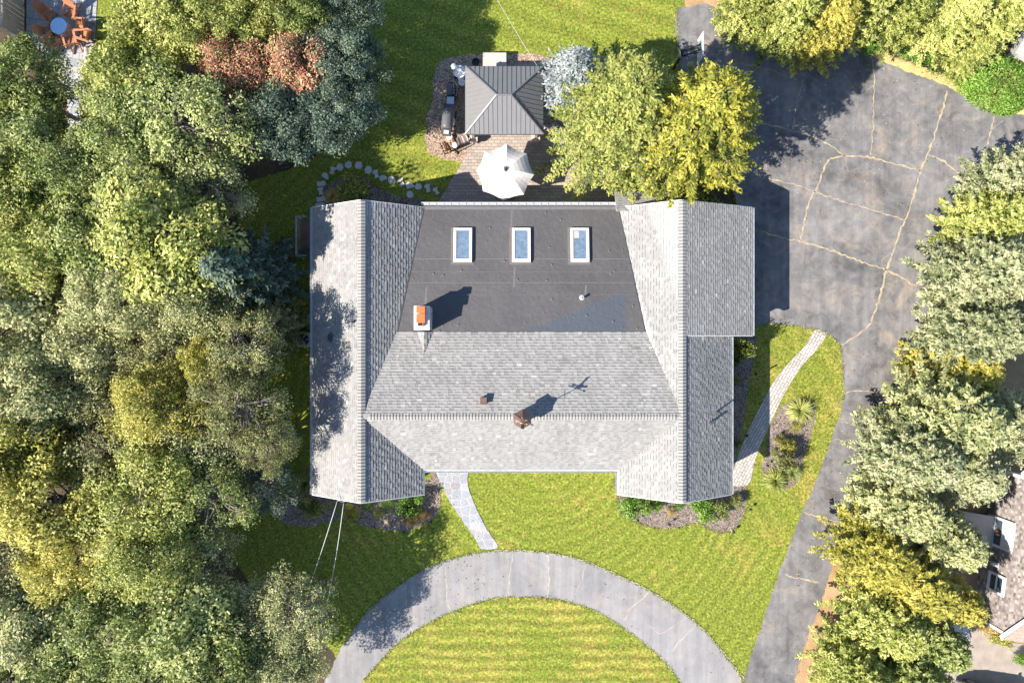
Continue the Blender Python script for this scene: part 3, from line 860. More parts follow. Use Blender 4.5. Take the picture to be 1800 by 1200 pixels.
def house_window(x, y, nx, ny, wd, z0, z1, parent=house):
    f = MB()
    t = Vector((-ny, nx, 0)); n = Vector((nx, ny, 0))
    c = Vector((x, y, 0)) + n * 0.03
    for sg in (-1, 1):
        f.bar(c + t * sg * wd / 2 + Vector((0, 0, z0)), c + t * sg * wd / 2 + Vector((0, 0, z1)), 0.07, 0.07, (nx, ny, 0))
    for z in (z0, z1):
        f.bar(c - t * (wd / 2 + .035) + Vector((0, 0, z)), c + t * (wd / 2 + .035) + Vector((0, 0, z)), 0.08, 0.07)
    f.bar(c + Vector((0, 0, z0)), c + Vector((0, 0, z1)), 0.035, 0.05, (nx, ny, 0))
    wf = f.build('window', M['white'], parent)
    p = MB()
    p.bar(c - t * wd / 2 + Vector((0, 0, (z0 + z1) / 2)) - n * .012, c + t * wd / 2 + Vector((0, 0, (z0 + z1) / 2)) - n * .012, 0.02, z1 - z0)
    p.build('pane', M['glass'], wf)
for (x, y, nx, ny, wd) in ((XLe + .45, 4.5, -1, 0, 1.2), (XLe + .45, -5, -1, 0, 1.4), (XL, YS + .35, 0, -1, 1.8), (XR, YS + .35, 0, -1, 1.8), (-2.2, YF + .5, 0, -1, 1.6), (1.4, YF + .5, 0, -1, 1.6), (4.2, YF + .5, 0, -1, 1.2), (XRo - .45, -5.4, 1, 0, 1.4), (XRo - .45, -2.0, 1, 0, 1.4), (XL, YN - .3, 0, 1, 1.6), (-3.2, YB - .55, 0, 1, 2.4), (3.6, YB - .55, 0, 1, 2.0)):
    house_window(x, y, nx, ny, wd, 0.95, 2.25)
d_ = MB(); d_.box((-4.0, YF + .47, 1.05), (0.95, 0.07, 2.1)); dd = d_.build('door', M['brownwood'], house, 0.01)
d_ = MB(); d_.ball((-3.65, YF + .41, 1.0), 0.035); d_.build('handle', M['steel'], dd)
for yy in (2.1, 5.2):
    d_ = MB(); d_.box((XG - .43, yy, 1.05), (0.06, 2.5, 2.1))
    for k in range(1, 4): d_.box((XG - .395, yy, k * .525), (0.02, 2.5, 0.02))
    d_.build('garage_door', M['white'], house)

# skylights
for px in (813.5, 916.5, 1019.5):
    c = P(px, 431, 3.45)
    y0 = c.y
    sl = math.atan((ZE - ZM) / (YB - YM))
    up = Vector((0, -math.sin(sl), math.cos(sl)))
    base = Vector((c.x, y0, mz(y0)))
    def T(u, vv, hh): return base + Vector((1, 0, 0)) * u + Vector((0, math.cos(sl), math.sin(sl))) * vv + up * hh
    W2, H2 = 0.49, 0.93
    k = MB()
    k.prism([T(-W2 - .03, -H2 - .03, -0.05), T(W2 + .03, -H2 - .03, -0.05), T(W2 + .03, H2 + .03, -0.05), T(-W2 - .03, H2 + .03, -0.05)], up * 0.16)
    skl = k.build('skylight', M['brownwood'], house, 0.006)
    f = MB()
    for (u0, u1, v0_, v1_) in ((-W2, -W2 + .12, -H2, H2), (W2 - .12, W2, -H2, H2), (-W2 + .12, W2 - .12, H2 - .12, H2), (-W2 + .12, W2 - .12, -H2, -H2 + .17)):
        f.prism([T(u0, v0_, .11), T(u1, v0_, .11), T(u1, v1_, .11), T(u0, v1_, .11)], up * 0.075)
    f.build('frame', M['white'], skl, 0.012)
    f = MB()
    i_ = 0.125
    for (u0, u1, v0_, v1_) in ((-W2 + i_, -W2 + i_ + .03, -H2 + .17, H2 - i_), (W2 - i_ - .03, W2 - i_, -H2 + .17, H2 - i_)):
        f.prism([T(u0, v0_, .11), T(u1, v0_, .11), T(u1, v1_, .11), T(u0, v1_, .11)], up * 0.055)
    f.build('bead', M['taupe'], skl)
    f = MB()
    f.prism([T(-W2 + .1, -H2 + .1, .11), T(W2 - .1, -H2 + .1, .11), T(W2 - .1, H2 - .1, .11), T(-W2 + .1, H2 - .1, .11)], up * 0.03)
    f.build('pane', M['skyglass'], skl)
    if px > 1000:
        f = MB()
        f.prism([T(-W2 + .16, H2 - .55, .1405), T(-.05, H2 - .55, .1405), T(-.05, H2 - .17, .1405), T(-W2 + .16, H2 - .17, .1405)], up * 0.004)
        f.build('paper', M['taupe'], skl)
    f = MB()
    f.prism([T(-W2 - .16, -H2 - .12, .004), T(W2 + .1, -H2 - .12, .004), T(W2 + .1, H2 + .08, .004), T(-W2 - .16, H2 + .08, .004)], up * 0.012)
    f.build('flashing', M['seam'], skl)

# chimney
cz = 5.25
a, b = P(727.5, 580, cz), P(755, 537.5, cz)
ch = MB()
ch.box(((a.x + b.x) / 2, (a.y + b.y) / 2, (3.2 + cz - .06) / 2), (abs(b.x - a.x) - .04, abs(b.y - a.y) - .04, cz - .06 - 3.2))
chim = ch.build('chimney', M['brickgrey'], house)
ch = MB()
ch.box(((a.x + b.x) / 2, (a.y + b.y) / 2, cz - .03), (abs(b.x - a.x), abs(b.y - a.y), 0.06))
ch.build('chimney_cap', M['mortar'], chim, 0.012)
for (y0p, y1p, hh) in ((538, 550, .48), (551, 567, .40)):
    a2, b2 = P(731.5, y1p, cz + hh), P(747, y0p, cz + hh)
    cp = MB()
    cx, cy, sx, sy = (a2.x + b2.x) / 2, (a2.y + b2.y) / 2, abs(b2.x - a2.x), abs(b2.y - a2.y)
    cp.box((cx, cy, cz + hh * .45), (sx * .84, sy * .84, hh * .9))
    cp.box((cx, cy, cz + hh - .05), (sx, sy, .10))
    cp.box((cx, cy, cz + .04), (sx * .95, sy * .95, .08))
    cp.build('chimney_pot', M['clay'], chim, 0.01)
f = MB(); p_ = P(739, 570, cz + .1); f.box((p_.x, p_.y, cz + .09), (.24, .16, .18)); f.build('flue', M['black'], chim)
f = MB(); p_ = P(736, 570, cz + .1); f.box((p_.x + .23, p_.y, cz + .10), (.03, .2, .2)); f.build('flue_lip', M['clay'], chim)
# saddle (cricket) on the shingles below the chimney
q, v = [], []
A0, A1 = P(738, 581, 4.45), P(748, 609, 4.28)
roof_plane([(A0.x + .2, 0.5, 4.17), (A0.x + .2, -0.62, 4.19), (A0.x + .6, .5, 3.92)], (1, 0), quads=q, vals=v, seed=20)
roof_plane([(A0.x + .2, 0.5, 4.17), (A0.x + .2, -0.62, 4.19), (A0.x - .2, .5, 3.92)], (-1, 0), quads=q, vals=v, seed=21)
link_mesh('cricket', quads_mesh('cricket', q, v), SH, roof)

# cupola with weathervane
cc = P(918.5, 727.5, 6.0)
cc = Vector((cc.x, YC - .02, 0))
cu = MB()
def hexa(rad, z): return [(cc.x + rad * math.cos(R(30 + 60 * k)), cc.y + rad * math.sin(R(30 + 60 * k)), z) for k in range(6)]
cu.prism(hexa(.36, 4.55), 1.35)
cup = cu.build('cupola', M['white'], house)
cu = MB()
h0, h1 = hexa(.50, 5.88), hexa(.50, 5.93)
cu.prism(h0, .05)
ap = Vector((cc.x, cc.y, 6.5))
mid = hexa(.27, 6.13)
for k in range(6):
    cu.poly([h1[k], h1[(k + 1) % 6], mid[(k + 1) % 6], mid[k]])
    cu.poly([mid[k], mid[(k + 1) % 6], ap])
cu.build('cupola_roof', M['copper'], cup)
cu = MB()
for k in range(6):
    cu.bar(Vector(h1[k]) + Vector((0, 0, .015)), Vector(mid[k]) + Vector((0, 0, .012)), .025, .02)
    cu.bar(Vector(mid[k]) + Vector((0, 0, .012)), ap + Vector((0, 0, .01)), .022, .02)
cu.build('cupola_hip', M['copper'], cup)
wv = MB()
wv.tube([(cc.x, cc.y, 6.45), (cc.x, cc.y, 7.35)], .018)
wv.bar((cc.x - .22, cc.y - .05, 6.85), (cc.x + .22, cc.y + .05, 6.85), .018)
wv.bar((cc.x - .05, cc.y + .2, 6.80), (cc.x + .05, cc.y - .2, 6.80), .018)
vane = wv.build('weathervane', M['trim'], cup)
# a bird with raised wings perched on an arrow
bd = MB()
b0 = Vector((cc.x, cc.y, 7.3))
bd.bar(b0 + Vector((-.42, .12, 0)), b0 + Vector((.38, -.10, 0)), .025)
bd.prism([b0 + Vector((.38, -.17, 0)), b0 + Vector((.55, -.15, 0)), b0 + Vector((.38, -.03, 0))], .02)
bd.ball(b0 + Vector((0, 0, .16)), .11, 1.7, .8, .9)
bd.ball(b0 + Vector((.2, -.05, .25)), .06, 1.3, .9, .9)
for sg in (-1, 1):
    s0 = b0 + Vector((.05, sg * .06, .2)); 
    bd.prism([s0, s0 + Vector((-.13, 0, 0)), s0 + Vector((-.16, sg * .16, .26)), s0 + Vector((-.02, sg * .2, .34))], (0, 0, .02))
bd.prism([b0 + Vector((-.12, .05, .15)), b0 + Vector((-.36, .16, .10)), b0 + Vector((-.36, .02, .10))], .02)
bd.build('bird', M['copper'], vane)

# vents and pipes on the roof
def pipe(px, py, z, hgt, rad, m=None, name='vent_pipe'):
    p = P(px, py, z)
    k = MB()
    k.lathe([(rad * 2.6, -.1), (rad * 2.5, .02), (rad * 1.2, .06), (rad, .07), (rad, hgt), (rad * .7, hgt), (rad * .7, hgt - .08)], 14, p)
    return k.build(name, m or M['darkgrey'], house)
pipe(622, 566, 4.55, .38, .055)
pipe(585, 593, 3.8, .12, .12)
pipe(1023, 524, 3.63, .38, .07, M['trim'])
pipe(1259, 723, 3.55, .85, .055)
k = MB(); p = P(1250, 741, 3.75)
k.box(p + Vector((0, 0, .12)), (.14, .36, .34), R(-62)); k.build('roof_vent', M['darkgrey'], house, .02)
k = MB(); p = P(850, 704, 4.85)
k.box(p + Vector((0, 0, .0)), (.30, .32, .36)); k.box(p + Vector((0, 0, .19)), (.36, .38, .04)); k.build('roof_vent', M['copper'], house, .01)

# cellar stair on the west side, condenser
st = empty('cellar_stair', (0, 0, 0), 0, 'narrow wooden stair landing with a slatted rail against the west wall of the house', 'stair landing')
a, b = P(530, 452, .6), P(552, 386, .6)
k = MB()
n = 7
for i in range(n):
    x = a.x + (b.x + .5 - a.x) * (i + .5) / n
    k.box((x, (a.y + b.y) / 2, .62), ((b.x + .5 - a.x) / n - .012, b.y - a.y, .04))
k.build('deck_board', M['brownwood'], st)
k = MB()
for i in range(22):
    y = a.y + (b.y - a.y) * i / 21
    k.box((a.x - .02, y, 1.05), (.035, .04, .85))
k.bar((a.x - .02, a.y - .05, 1.5), (a.x - .02, b.y + .05, 1.5), .09, .05)
k.bar((a.x - .02, a.y - .02, 1.5), (a.x + .55, a.y - .02, 1.5), .07, .05)
k.bar((a.x - .02, b.y + .02, 1.5), (a.x + .55, b.y + .02, 1.5), .07, .05)
for y in (a.y - .02, b.y + .02): k.box((a.x - .02, y, .75), (.1, .1, 1.5))
k.build('railing', M['greywood'], st)
ac = empty('air_conditioner', P(540, 597, 0), 0, 'square grey air conditioner unit standing against the west wall of the house', 'air conditioner')
k = MB(); k.box((0.03, 0, .42), (.8, .82, .84)); body = k.build('casing', M['trim'], ac, .04)
k = MB(); k.lathe([(.33, .842), (.33, .85), (.05, .85)], 24, (.03, 0, 0)); k.build('fan_opening', M['black'], ac)
k = MB()
for i in range(5):
    t = 2 * PI * i / 5
    k.prism([(0.03 + .05 * math.cos(t), .05 * math.sin(t), .853), (.03 + .30 * math.cos(t - .15), .30 * math.sin(t - .15), .853), (.03 + .30 * math.cos(t + .28), .30 * math.sin(t + .28), .853)], .012)
k.build('fan_blade', M['trim'], ac)
k = MB()
for rr in (.12, .22, .32): k.tube([(.03 + rr * math.cos(2 * PI * i / 24), rr * math.sin(2 * PI * i / 24), .885) for i in range(25)], .008, 5)
k.build('fan_guard', M['darkgrey'], ac)

# service cables
for (p0, p1, lab) in ((P(593, 880, 4.0), P(500, 1150, 4.2), 'western one of the two pale cables running from the house gable'), (P(604, 884, 4.0), P(562, 1120, 4.2), 'eastern one of the two pale cables running from the house gable')):
    k = MB()
    pts = [p0.lerp(p1, t / 12) - Vector((0, 0, .5 * math.sin(PI * t / 12))) for t in range(13)]
    k.tube(pts, .018, 6)
    tag(k.build('cable', M['wire'], None, 0, True), lab, 'cable', 'cables from the house gable')
k = MB()
p0, p1 = P(944, 116, 2.55), P(852, -40, 3.6)
k.tube([p0.lerp(p1, t / 10) - Vector((0, 0, .2 * math.sin(PI * t / 10))) for t in range(11)], .009, 6)
tag(k.build('cable', M['wire'], None, 0, True), 'thin pale cable stretched over the back lawn to the metal roofed pavilion', 'cable')
k = MB()
b0 = P(594, 879, 4.0)
k.tube([b0 + Vector((0, .35, .25)), b0 + Vector((.1, .05, .3)), b0 + Vector((.25, -.05, .1)), b0 + Vector((.5, 0, .05)), b0 + Vector((.55, .2, .15)), b0 + Vector((.3, .2, .2)), b0], .02, 6)
k.build('cable_drip_loop', M['wire'], house)

# ------------------------------------------------------------------ vegetation
def leaves(C, N, L, W, rng, droop=None):
    """leaf quads: centres C (n,3), facing normals N (n,3), lengths L, widths W -> (n,4,3)"""
    n = len(C)
    N = N / np.maximum(1e-6, np.linalg.norm(N, axis=1, keepdims=True))
    if droop is None:
        D = rng.normal(size=(n, 3))
    else:
        D = droop
    D = D - N * (D * N).sum(1, keepdims=True)
    D /= np.maximum(1e-6, np.linalg.norm(D, axis=1, keepdims=True))
    S = np.cross(N, D)
    L = np.broadcast_to(L, (n,))[:, None]
    W = np.broadcast_to(W, (n,))[:, None]
    return np.stack([C - D * L * .5, C + S * W * .5 - D * L * .05, C + D * L * .5, C - S * W * .5 - D * L * .05], axis=1)

def broadleaf(seed, Rr=3.0, H=8.0, lobes=70, leaf=0.20, dens=70, spread=0.75, lsize=(0.15, 0.30)):
    rng = np.random.default_rng(seed)
    cz = H - Rr * spread * 0.95
    Q, V, LC = [], [], []
    # uneven plan outline
    ph = rng.uniform(0, 2 * PI, 4); am = np.array([.13, .10, .08, .06])
    for i in range(lobes):
        th = rng.uniform(0, 2 * PI)
        u = rng.uniform(-0.25, 1.0)
        rr = rng.uniform(0.45, 1.0) ** 0.6
        out = 1 + sum(am[k] * math.sin((k + 2) * th + ph[k]) for k in range(4))
        s = math.sqrt(max(0, 1 - u * u))
        c = np.array([Rr * .86 * out * rr * s * math.cos(th), Rr * .86 * out * rr * s * math.sin(th), cz + Rr * spread * rr * u * rng.uniform(.75, 1.1)])
        rl = Rr * rng.uniform(*lsize)
        LC.append(c)
        n = int(dens * rl * rl * 4)
        d = rng.normal(size=(n, 3)); d /= np.linalg.norm(d, axis=1, keepdims=True)
        d[:, 2] = np.abs(d[:, 2]) * rng.choice([1, 1, 1, -1], n)
        rad = rl * rng.uniform(.45, 1.12, n) ** .7
        # ragged sprigs: pull leaves to a few directions
        sp = rng.normal(size=(7, 3)); sp /= np.linalg.norm(sp, axis=1, keepdims=True)
        k = rng.integers(0, 7, n)
        mixf = rng.uniform(0, .75, n)[:, None]
        d2 = d * (1 - mixf) + sp[k] * mixf
        d2 /= np.linalg.norm(d2, axis=1, keepdims=True)
        pts = c + d2 * rad[:, None] * np.array([1.1, 1.1, .75])
        nn = d2 * .7 + rng.normal(size=(n, 3)) * .55 + np.array([-.25, -.12, .75])
        Q.append(leaves(pts, nn, leaf * rng.uniform(.6, 1.4, n), leaf * .55 * rng.uniform(.7, 1.3, n), rng))
        V.append(np.clip(rng.normal(.64 + rng.normal(0, .15), .25, n), 0, 1))
    return np.concatenate(Q), np.concatenate(V), LC, cz

def limb_mesh(name, seed, H, Rr, cz, targets, r0=.2, n=14):
    rnd = random.Random(seed)
    k = MB()
    top = Vector((rnd.uniform(-.3, .3), rnd.uniform(-.3, .3), cz + .25 * Rr))
    mid = Vector((rnd.uniform(-.15, .15), rnd.uniform(-.15, .15), cz * .5))
    trunk = [Vector((0, 0, -.1)), Vector((0, 0, .3)), mid, Vector((top.x * .6, top.y * .6, cz * .8)), top]
    k.tube(trunk, r0, 8, r0 * .25)
    ts = list(targets)
    rnd.shuffle(ts)
    for c in ts[:n]:
        c = Vector(c)
        t = rnd.uniform(.45, .9)
        s = mid.lerp(top, t)
        m = s.lerp(c, .55) + Vector((rnd.uniform(-.2, .2), rnd.uniform(-.2, .2), rnd.uniform(-.1, .35)))
        e_ = c + (c - s) * .12
        k.tube([s, m, e_], r0 * .32, 5, r0 * .06)
        for j in range(2):
            q = m.lerp(e_, rnd.uniform(.1, .7))
            k.tube([q, q + Vector((rnd.uniform(-.6, .6), rnd.uniform(-.6, .6), rnd.uniform(-.05, .5)))], r0 * .12, 4, r0 * .03)
    ob = k.build(name, M['bark'])
    me = ob.data
    bpy.data.objects.remove(ob)
    return me

def conifer(seed, Rr=2.8, H=8.0, nb=240, leaf=.24, feather=1.0, lift=0.1, blunt=.8, tufts=3, low=.06):
    """radial boughs in tiers, each a flat spray of twigs"""
    rng = np.random.default_rng(seed)
    Q, V, B = [], [], []
    ga = PI * (3 - math.sqrt(5))
    for i in range(nb):
        t = (i + .5) / nb
        t = t ** .85
        z = H * (low + (1 - low) * t) - .3
        L = Rr * ((1 - t) ** blunt) * rng.uniform(.72, 1.12) + .22
        a = i * ga + rng.uniform(-.25, .25)
        el = lift + t * .5 + rng.uniform(-.12, .12)
        d = np.array([math.cos(a) * math.cos(el), math.sin(a) * math.cos(el), math.sin(el)])
        sd = np.array([-math.sin(a), math.cos(a), 0])
        B.append((np.array([0, 0, z]), np.array([0, 0, z]) + d * L * .9))
        tone = rng.normal(0, .12)
        ns = max(2, int(L / .16))
        for j in range(ns):
            s = (j + .6) / ns
            if s < .22 and L > 1: continue
            base = np.array([0, 0, z]) + d * L * s + np.array([0, 0, -.25 * L * s * s * .35])
            tw = (.18 + .5 * (1 - s) * min(1, L / 2)) * feather
            for sg in (-1, 1):
                m = tufts
                f = rng.uniform(.15, 1.0, m)
                dirs = d * rng.uniform(.4, 1.0) + sd * sg * rng.uniform(.6, 1.1) + np.array([0, 0, rng.uniform(-.1, .25)])
                dirs /= np.linalg.norm(dirs)
                pts = base + dirs * (tw * f)[:, None] + rng.normal(size=(m, 3)) * .04
                nn = np.array([0, 0, 1.0]) + d * .35 + rng.normal(size=(m, 3)) * .45
                dr = np.repeat(dirs[None], m, 0) + rng.normal(size=(m, 3)) * .45
                Q.append(leaves(pts, nn, leaf * rng.uniform(.6, 1.3, m), leaf * .42 * rng.uniform(.7, 1.3, m), rng, dr))
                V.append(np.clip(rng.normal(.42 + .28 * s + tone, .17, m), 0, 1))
            # tip
            if j == ns - 1:
                m = tufts * 2
                pts = base + d * rng.uniform(0, .3, m)[:, None] + rng.normal(size=(m, 3)) * .06
                nn = np.array([0, 0, 1.0]) + d * .5 + rng.normal(size=(m, 3)) * .4
                Q.append(leaves(pts, nn, leaf * rng.uniform(.7, 1.3, m), leaf * .42, rng, np.repeat(d[None], m, 0) + rng.normal(size=(m, 3)) * .4))
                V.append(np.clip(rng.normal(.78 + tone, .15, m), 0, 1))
    return np.concatenate(Q), np.concatenate(V), B

def conifer_trunk(name, H, B, r0=.16, step=3):
    k = MB()
    k.tube([(0, 0, -.1), (0, 0, H * .5), (0, 0, H * .97)], r0, 8, .02)
    for a, b in B[::step]:
        k.tube([a, b], .03, 4, .008)
    ob = k.build(name, M['bark'])
    me = ob.data
    bpy.data.objects.remove(ob)
    return me

PROTO = {}
for i in range(5):
    lf_ = (.13, .165, .20, .145, .18)[i]
    Qv, Vv, LC, cz = broadleaf(100 + i, 3.0, 7.5, lobes=(110, 92, 78, 96, 84)[i], leaf=lf_, dens=165 * (.155 / lf_) ** 1.6, lsize=((.10, .24), (.12, .27), (.14, .30), (.11, .28), (.13, .26))[i])
    PROTO['broad', i] = (quads_mesh('broadleaf_crown', Qv, Vv), limb_mesh('broadleaf_trunk', i, 7.5, 3.0, cz, LC, n=30), 3.0, 7.5)
for i in range(2):     # open crowns with bare limbs
    Qv, Vv, LC, cz = broadleaf(140 + i, 3.0, 7.5, lobes=72, leaf=.14, dens=115, lsize=(.10, .23))
    PROTO['loose', i] = (quads_mesh('broadleaf_crown', Qv, Vv), limb_mesh('broadleaf_trunk', 40 + i, 7.5, 3.0, cz, LC, n=60), 3.0, 7.5)
for i in range(3):
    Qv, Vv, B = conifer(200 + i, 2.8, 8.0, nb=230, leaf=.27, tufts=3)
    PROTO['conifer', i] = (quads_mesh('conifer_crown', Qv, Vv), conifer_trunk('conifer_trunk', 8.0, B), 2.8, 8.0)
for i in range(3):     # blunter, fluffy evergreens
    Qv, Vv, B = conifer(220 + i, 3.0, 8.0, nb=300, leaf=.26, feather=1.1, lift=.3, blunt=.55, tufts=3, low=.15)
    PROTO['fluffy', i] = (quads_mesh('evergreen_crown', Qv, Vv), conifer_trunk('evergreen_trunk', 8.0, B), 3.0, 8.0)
cnt = {}
def lf_wood(px): return 165 < px < 430 or px < 120
def tree(shape, leafkind, px, py, rpx, H, label, cat='tree', group=None, zf=None, name=None):
    n = sum(1 for k in PROTO if k[0] == shape)
    i = cnt.get(shape, 0); cnt[shape] = i + 1
    cme, tme, R0, H0 = PROTO[shape, i % n]
    zf = zf if zf is not None else (.62 if shape in ('broad', 'loose') else .40)
    c = P(px, py, H * zf)
    rr = rpx * (CAMH - H * zf) / 1200 * (1.18 if group == 'trees of the west wood' and lf_wood(px) else 1.0)
    nm = name or ('broadleaf_tree' if shape in ('broad', 'loose') else 'conifer_tree')
    t = empty(nm, (c.x, c.y, 0), random.uniform(0, 2 * PI), label, cat, group)
    sc = rr / (R0 * 0.95)
    t.scale = (sc, sc, H / H0)
    tr = bpy.data.objects.new('trunk', tme); col.objects.link(tr); tr.parent = t
    cr = bpy.data.objects.new('crown', cme); col.objects.link(cr); cr.parent = t
    if not cme.materials: cme.materials.append(LEAF[leafkind])
    cr.material_slots[0].link = 'OBJECT'
    cr.material_slots[0].material = LEAF[leafkind]
    return t

WOOD = [  # shape, leaf, x, y, r, height
 ('broad','green',58,172,84,7.2), ('broad','yellowgreen',250,150,72,7.0), ('broad','yellowgreen',305,48,78,7.0), ('broad','yellowgreen',395,40,70,7.5), ('broad','yellowgreen',470,25,62,7.5), ('broad','green',540,30,62,7),
 ('broad','red',418,120,58,6.4), ('broad','red',545,128,62,6.4), ('broad','dark',618,25,64,6.4), ('broad','dark',614,118,64,6.4), ('broad','dark',596,205,70,6.0), ('broad','dark',508,222,66,6.2),
 ('loose','green',340,235,100,8.2), ('broad','green',235,265,78,7.8), ('broad','green',62,255,70,7.8), ('broad','green',150,320,88,7.6), ('broad','yellowgreen',55,350,75,8), ('loose','green',275,345,92,8), ('loose','sage',375,330,72,7.0),
 ('broad','yellowgreen',95,440,78,8), ('broad','green',195,425,90,8), ('broad','yellowgreen',310,425,98,8.6), ('conifer','dark',436,482,86,8.2), ('broad','sage',345,520,78,7), ('broad','sage',225,525,70,7.6), ('broad','sage',50,555,85,7.5),
 ('conifer','olive',480,572,52,6.4), ('loose','olive',448,622,72,8.6), ('broad','yellow',388,645,46,7.2), ('broad','yellow',292,715,72,7.6), ('broad','sage',175,600,66,7), ('broad','sage',85,690,82,8), ('broad','yellow',65,790,76,8.2), ('loose','olive',200,690,74,7),
 ('loose','olive',436,712,78,9.0), ('loose','olive',482,778,54,7.6), ('loose','sage',375,775,76,7), ('loose','olive',215,790,80,7), ('broad','yellow',115,875,88,8.2), ('broad','yellowgreen',265,870,88,8.0), ('loose','green',378,865,72,7.4), ('loose','dark',468,848,62,4.6),
 ('loose','olive',42,960,80,8), ('broad','yellow',150,970,82,7.8), ('broad','yellowgreen',270,965,82,7.8), ('loose','sage',362,975,62,5.6), ('loose','sage',532,1066,80,6.3), ('loose','sage',420,1100,80,6.2), ('broad','green',315,1075,86,7.4), ('broad','green',195,1085,86,7.8), ('broad','sage',75,1080,86,8),
 ('broad','sage',500,1155,82,5.8), ('broad','green',385,1180,82,7), ('loose','green',265,1185,82,7), ('broad','green',130,1185,84,7.4), ('loose','green',25,1170,72,7.6), ('broad','green',-75,72,42,4.6), ('loose','olive',285,615,66,6.4)]  # westernmost tree, left of the frame, is unseen and added to shade the patio
DESC = {('broad','green'): 'green broadleaf tree', ('broad','yellowgreen'): 'yellow green broadleaf tree', ('broad','red'): 'red leaved broadleaf tree', ('conifer','dark'): 'dark blue green conifer', ('fluffy','dark'): 'dark blue green conifer', ('broad','dark'): 'dark blue green tree', ('loose','green'): 'sparse green tree',
        ('loose','sage'): 'sparse grey green tree', ('broad','sage'): 'grey green broadleaf tree', ('conifer','olive'): 'small olive conifer', ('loose','olive'): 'sparse olive tree', ('broad','yellow'): 'bright yellow broadleaf tree',
        ('broad','olive'): 'olive green broadleaf tree', ('loose','dark'): 'sparse dark tree'}
BANDS = [(0, 'at the top edge'), (95, 'level with the pavilion'), (205, 'level with the stepping stones'), (300, 'level with the umbrella'), (400, 'level with the skylights'), (500, 'level with the chimney'), (590, 'level with the air conditioner'), (680, 'level with the cupola'),
         (770, 'level with the front eave'), (850, 'level with the front bed'), (940, 'level with the flagstone walk'), (1030, 'level with the curved drive'), (1120, 'at the bottom edge')]
ORD = ['first', 'second', 'third', 'fourth', 'fifth', 'sixth', 'seventh', 'eighth', 'ninth', 'tenth']
rows = {}
for tdef in WOOD:
    bi = max(i for i, b in enumerate(BANDS) if tdef[3] >= b[0])
    rows.setdefault(bi, []).append(tdef)
for bi, lst in sorted(rows.items()):
    lst.sort(key=lambda q: -q[2])
    for k, (s, lf, x, y, r_, H) in enumerate(lst):
        tree(s, lf, x, y, r_, H, f'{DESC[s, lf]}, {ORD[k]} from the house, wood row {BANDS[bi][1]}', group='trees of the west wood')

EAST = [('fluffy','pale',1766,322,66,7.2,'pale sage evergreen, northernmost of the row east of the driveway'), ('fluffy','yellowgreen',1722,392,64,6.5,'yellowish evergreen in the east row, just below its northernmost pale tree'), ('fluffy','pale',1715,482,84,8,'large pale silvery evergreen in the east row beside the cracked parking court'),
 ('fluffy','pale',1785,500,70,8,'pale evergreen at the frame edge behind the large silvery one'), ('fluffy','pale',1700,585,76,7.5,'pale evergreen of the east row, just above the low golden one'), ('conifer','oldgold',1690,655,82,5,'low golden green conifer between two pale evergreens in the east row'),
 ('fluffy','sage',1648,735,96,7.5,'grey green evergreen with a dark northern side, below the low golden conifer'), ('fluffy','pale',1752,748,80,7,'pale evergreen above the gable corner of the shingled neighbour house'), ('fluffy','pale',1585,800,78,7.5,'pale evergreen that overhangs the narrow part of the driveway'),
 ('fluffy','pale',1672,825,72,6.5,'pale evergreen whose tips reach over the neighbour house siding'), ('fluffy','sage',1570,888,74,6.5,'grey green evergreen beside the driveway, below the overhanging pale one'), ('fluffy','sage',1640,940,70,6.5,'grey green evergreen next to the neighbour cellar hatch'),
 ('fluffy','oldgold',1528,965,72,6,'golden evergreen closest to the driveway at its narrow southern stretch'), ('fluffy','oldgold',1590,1016,80,6.5,'golden evergreen in the middle of the southern group by the driveway'), ('fluffy','oldgold',1650,1040,54,6,'small golden evergreen above the neighbour grey patio'),
 ('fluffy','yellowgreen',1545,1085,72,6.2,'green evergreen below the golden ones, beside the sandy verge'), ('fluffy','green',1620,1110,62,6.2,'deep green evergreen next to the neighbour patio paving'), ('fluffy','yellowgreen',1490,1165,66,5.6,'green evergreen at the bottom edge nearest the driveway'), ('fluffy','green',1590,1185,76,6.4,'deep green evergreen at the bottom edge beside the parked car')]
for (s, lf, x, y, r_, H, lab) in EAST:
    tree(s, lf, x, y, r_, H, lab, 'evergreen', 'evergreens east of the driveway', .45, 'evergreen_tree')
NORTH = [('fluffy','yellowgreen',1312,14,52,5.5,'yellow green tree at the top edge, nearest the basketball hoop'), ('fluffy','yellowgreen',1382,36,62,6,'yellow green tree second from the basketball hoop along the top edge'), ('fluffy','oldgold',1450,55,58,6,'golden tree overhanging the north side of the parking court'), ('fluffy','yellowgreen',1512,22,50,6.5,'golden tree at the top edge between two dark gaps'),
 ('fluffy','yellowgreen',1580,28,50,6,'yellow green tree at the top edge left of the weathered planks'), ('fluffy','yellowgreen',1668,38,56,6,'pale yellow green tree around the weathered planks'), ('fluffy','yellowgreen',1742,40,58,6,'yellow green tree above the round clipped hedge'), ('fluffy','yellowgreen',1704,100,34,3.6,'small yellow green tree between the low juniper and the clipped hedge')]
for (s, lf, x, y, r_, H, lab) in NORTH:
    tree(s, lf, x, y, r_, H, lab, 'tree', 'trees along the north verge', .5, 'evergreen_tree')

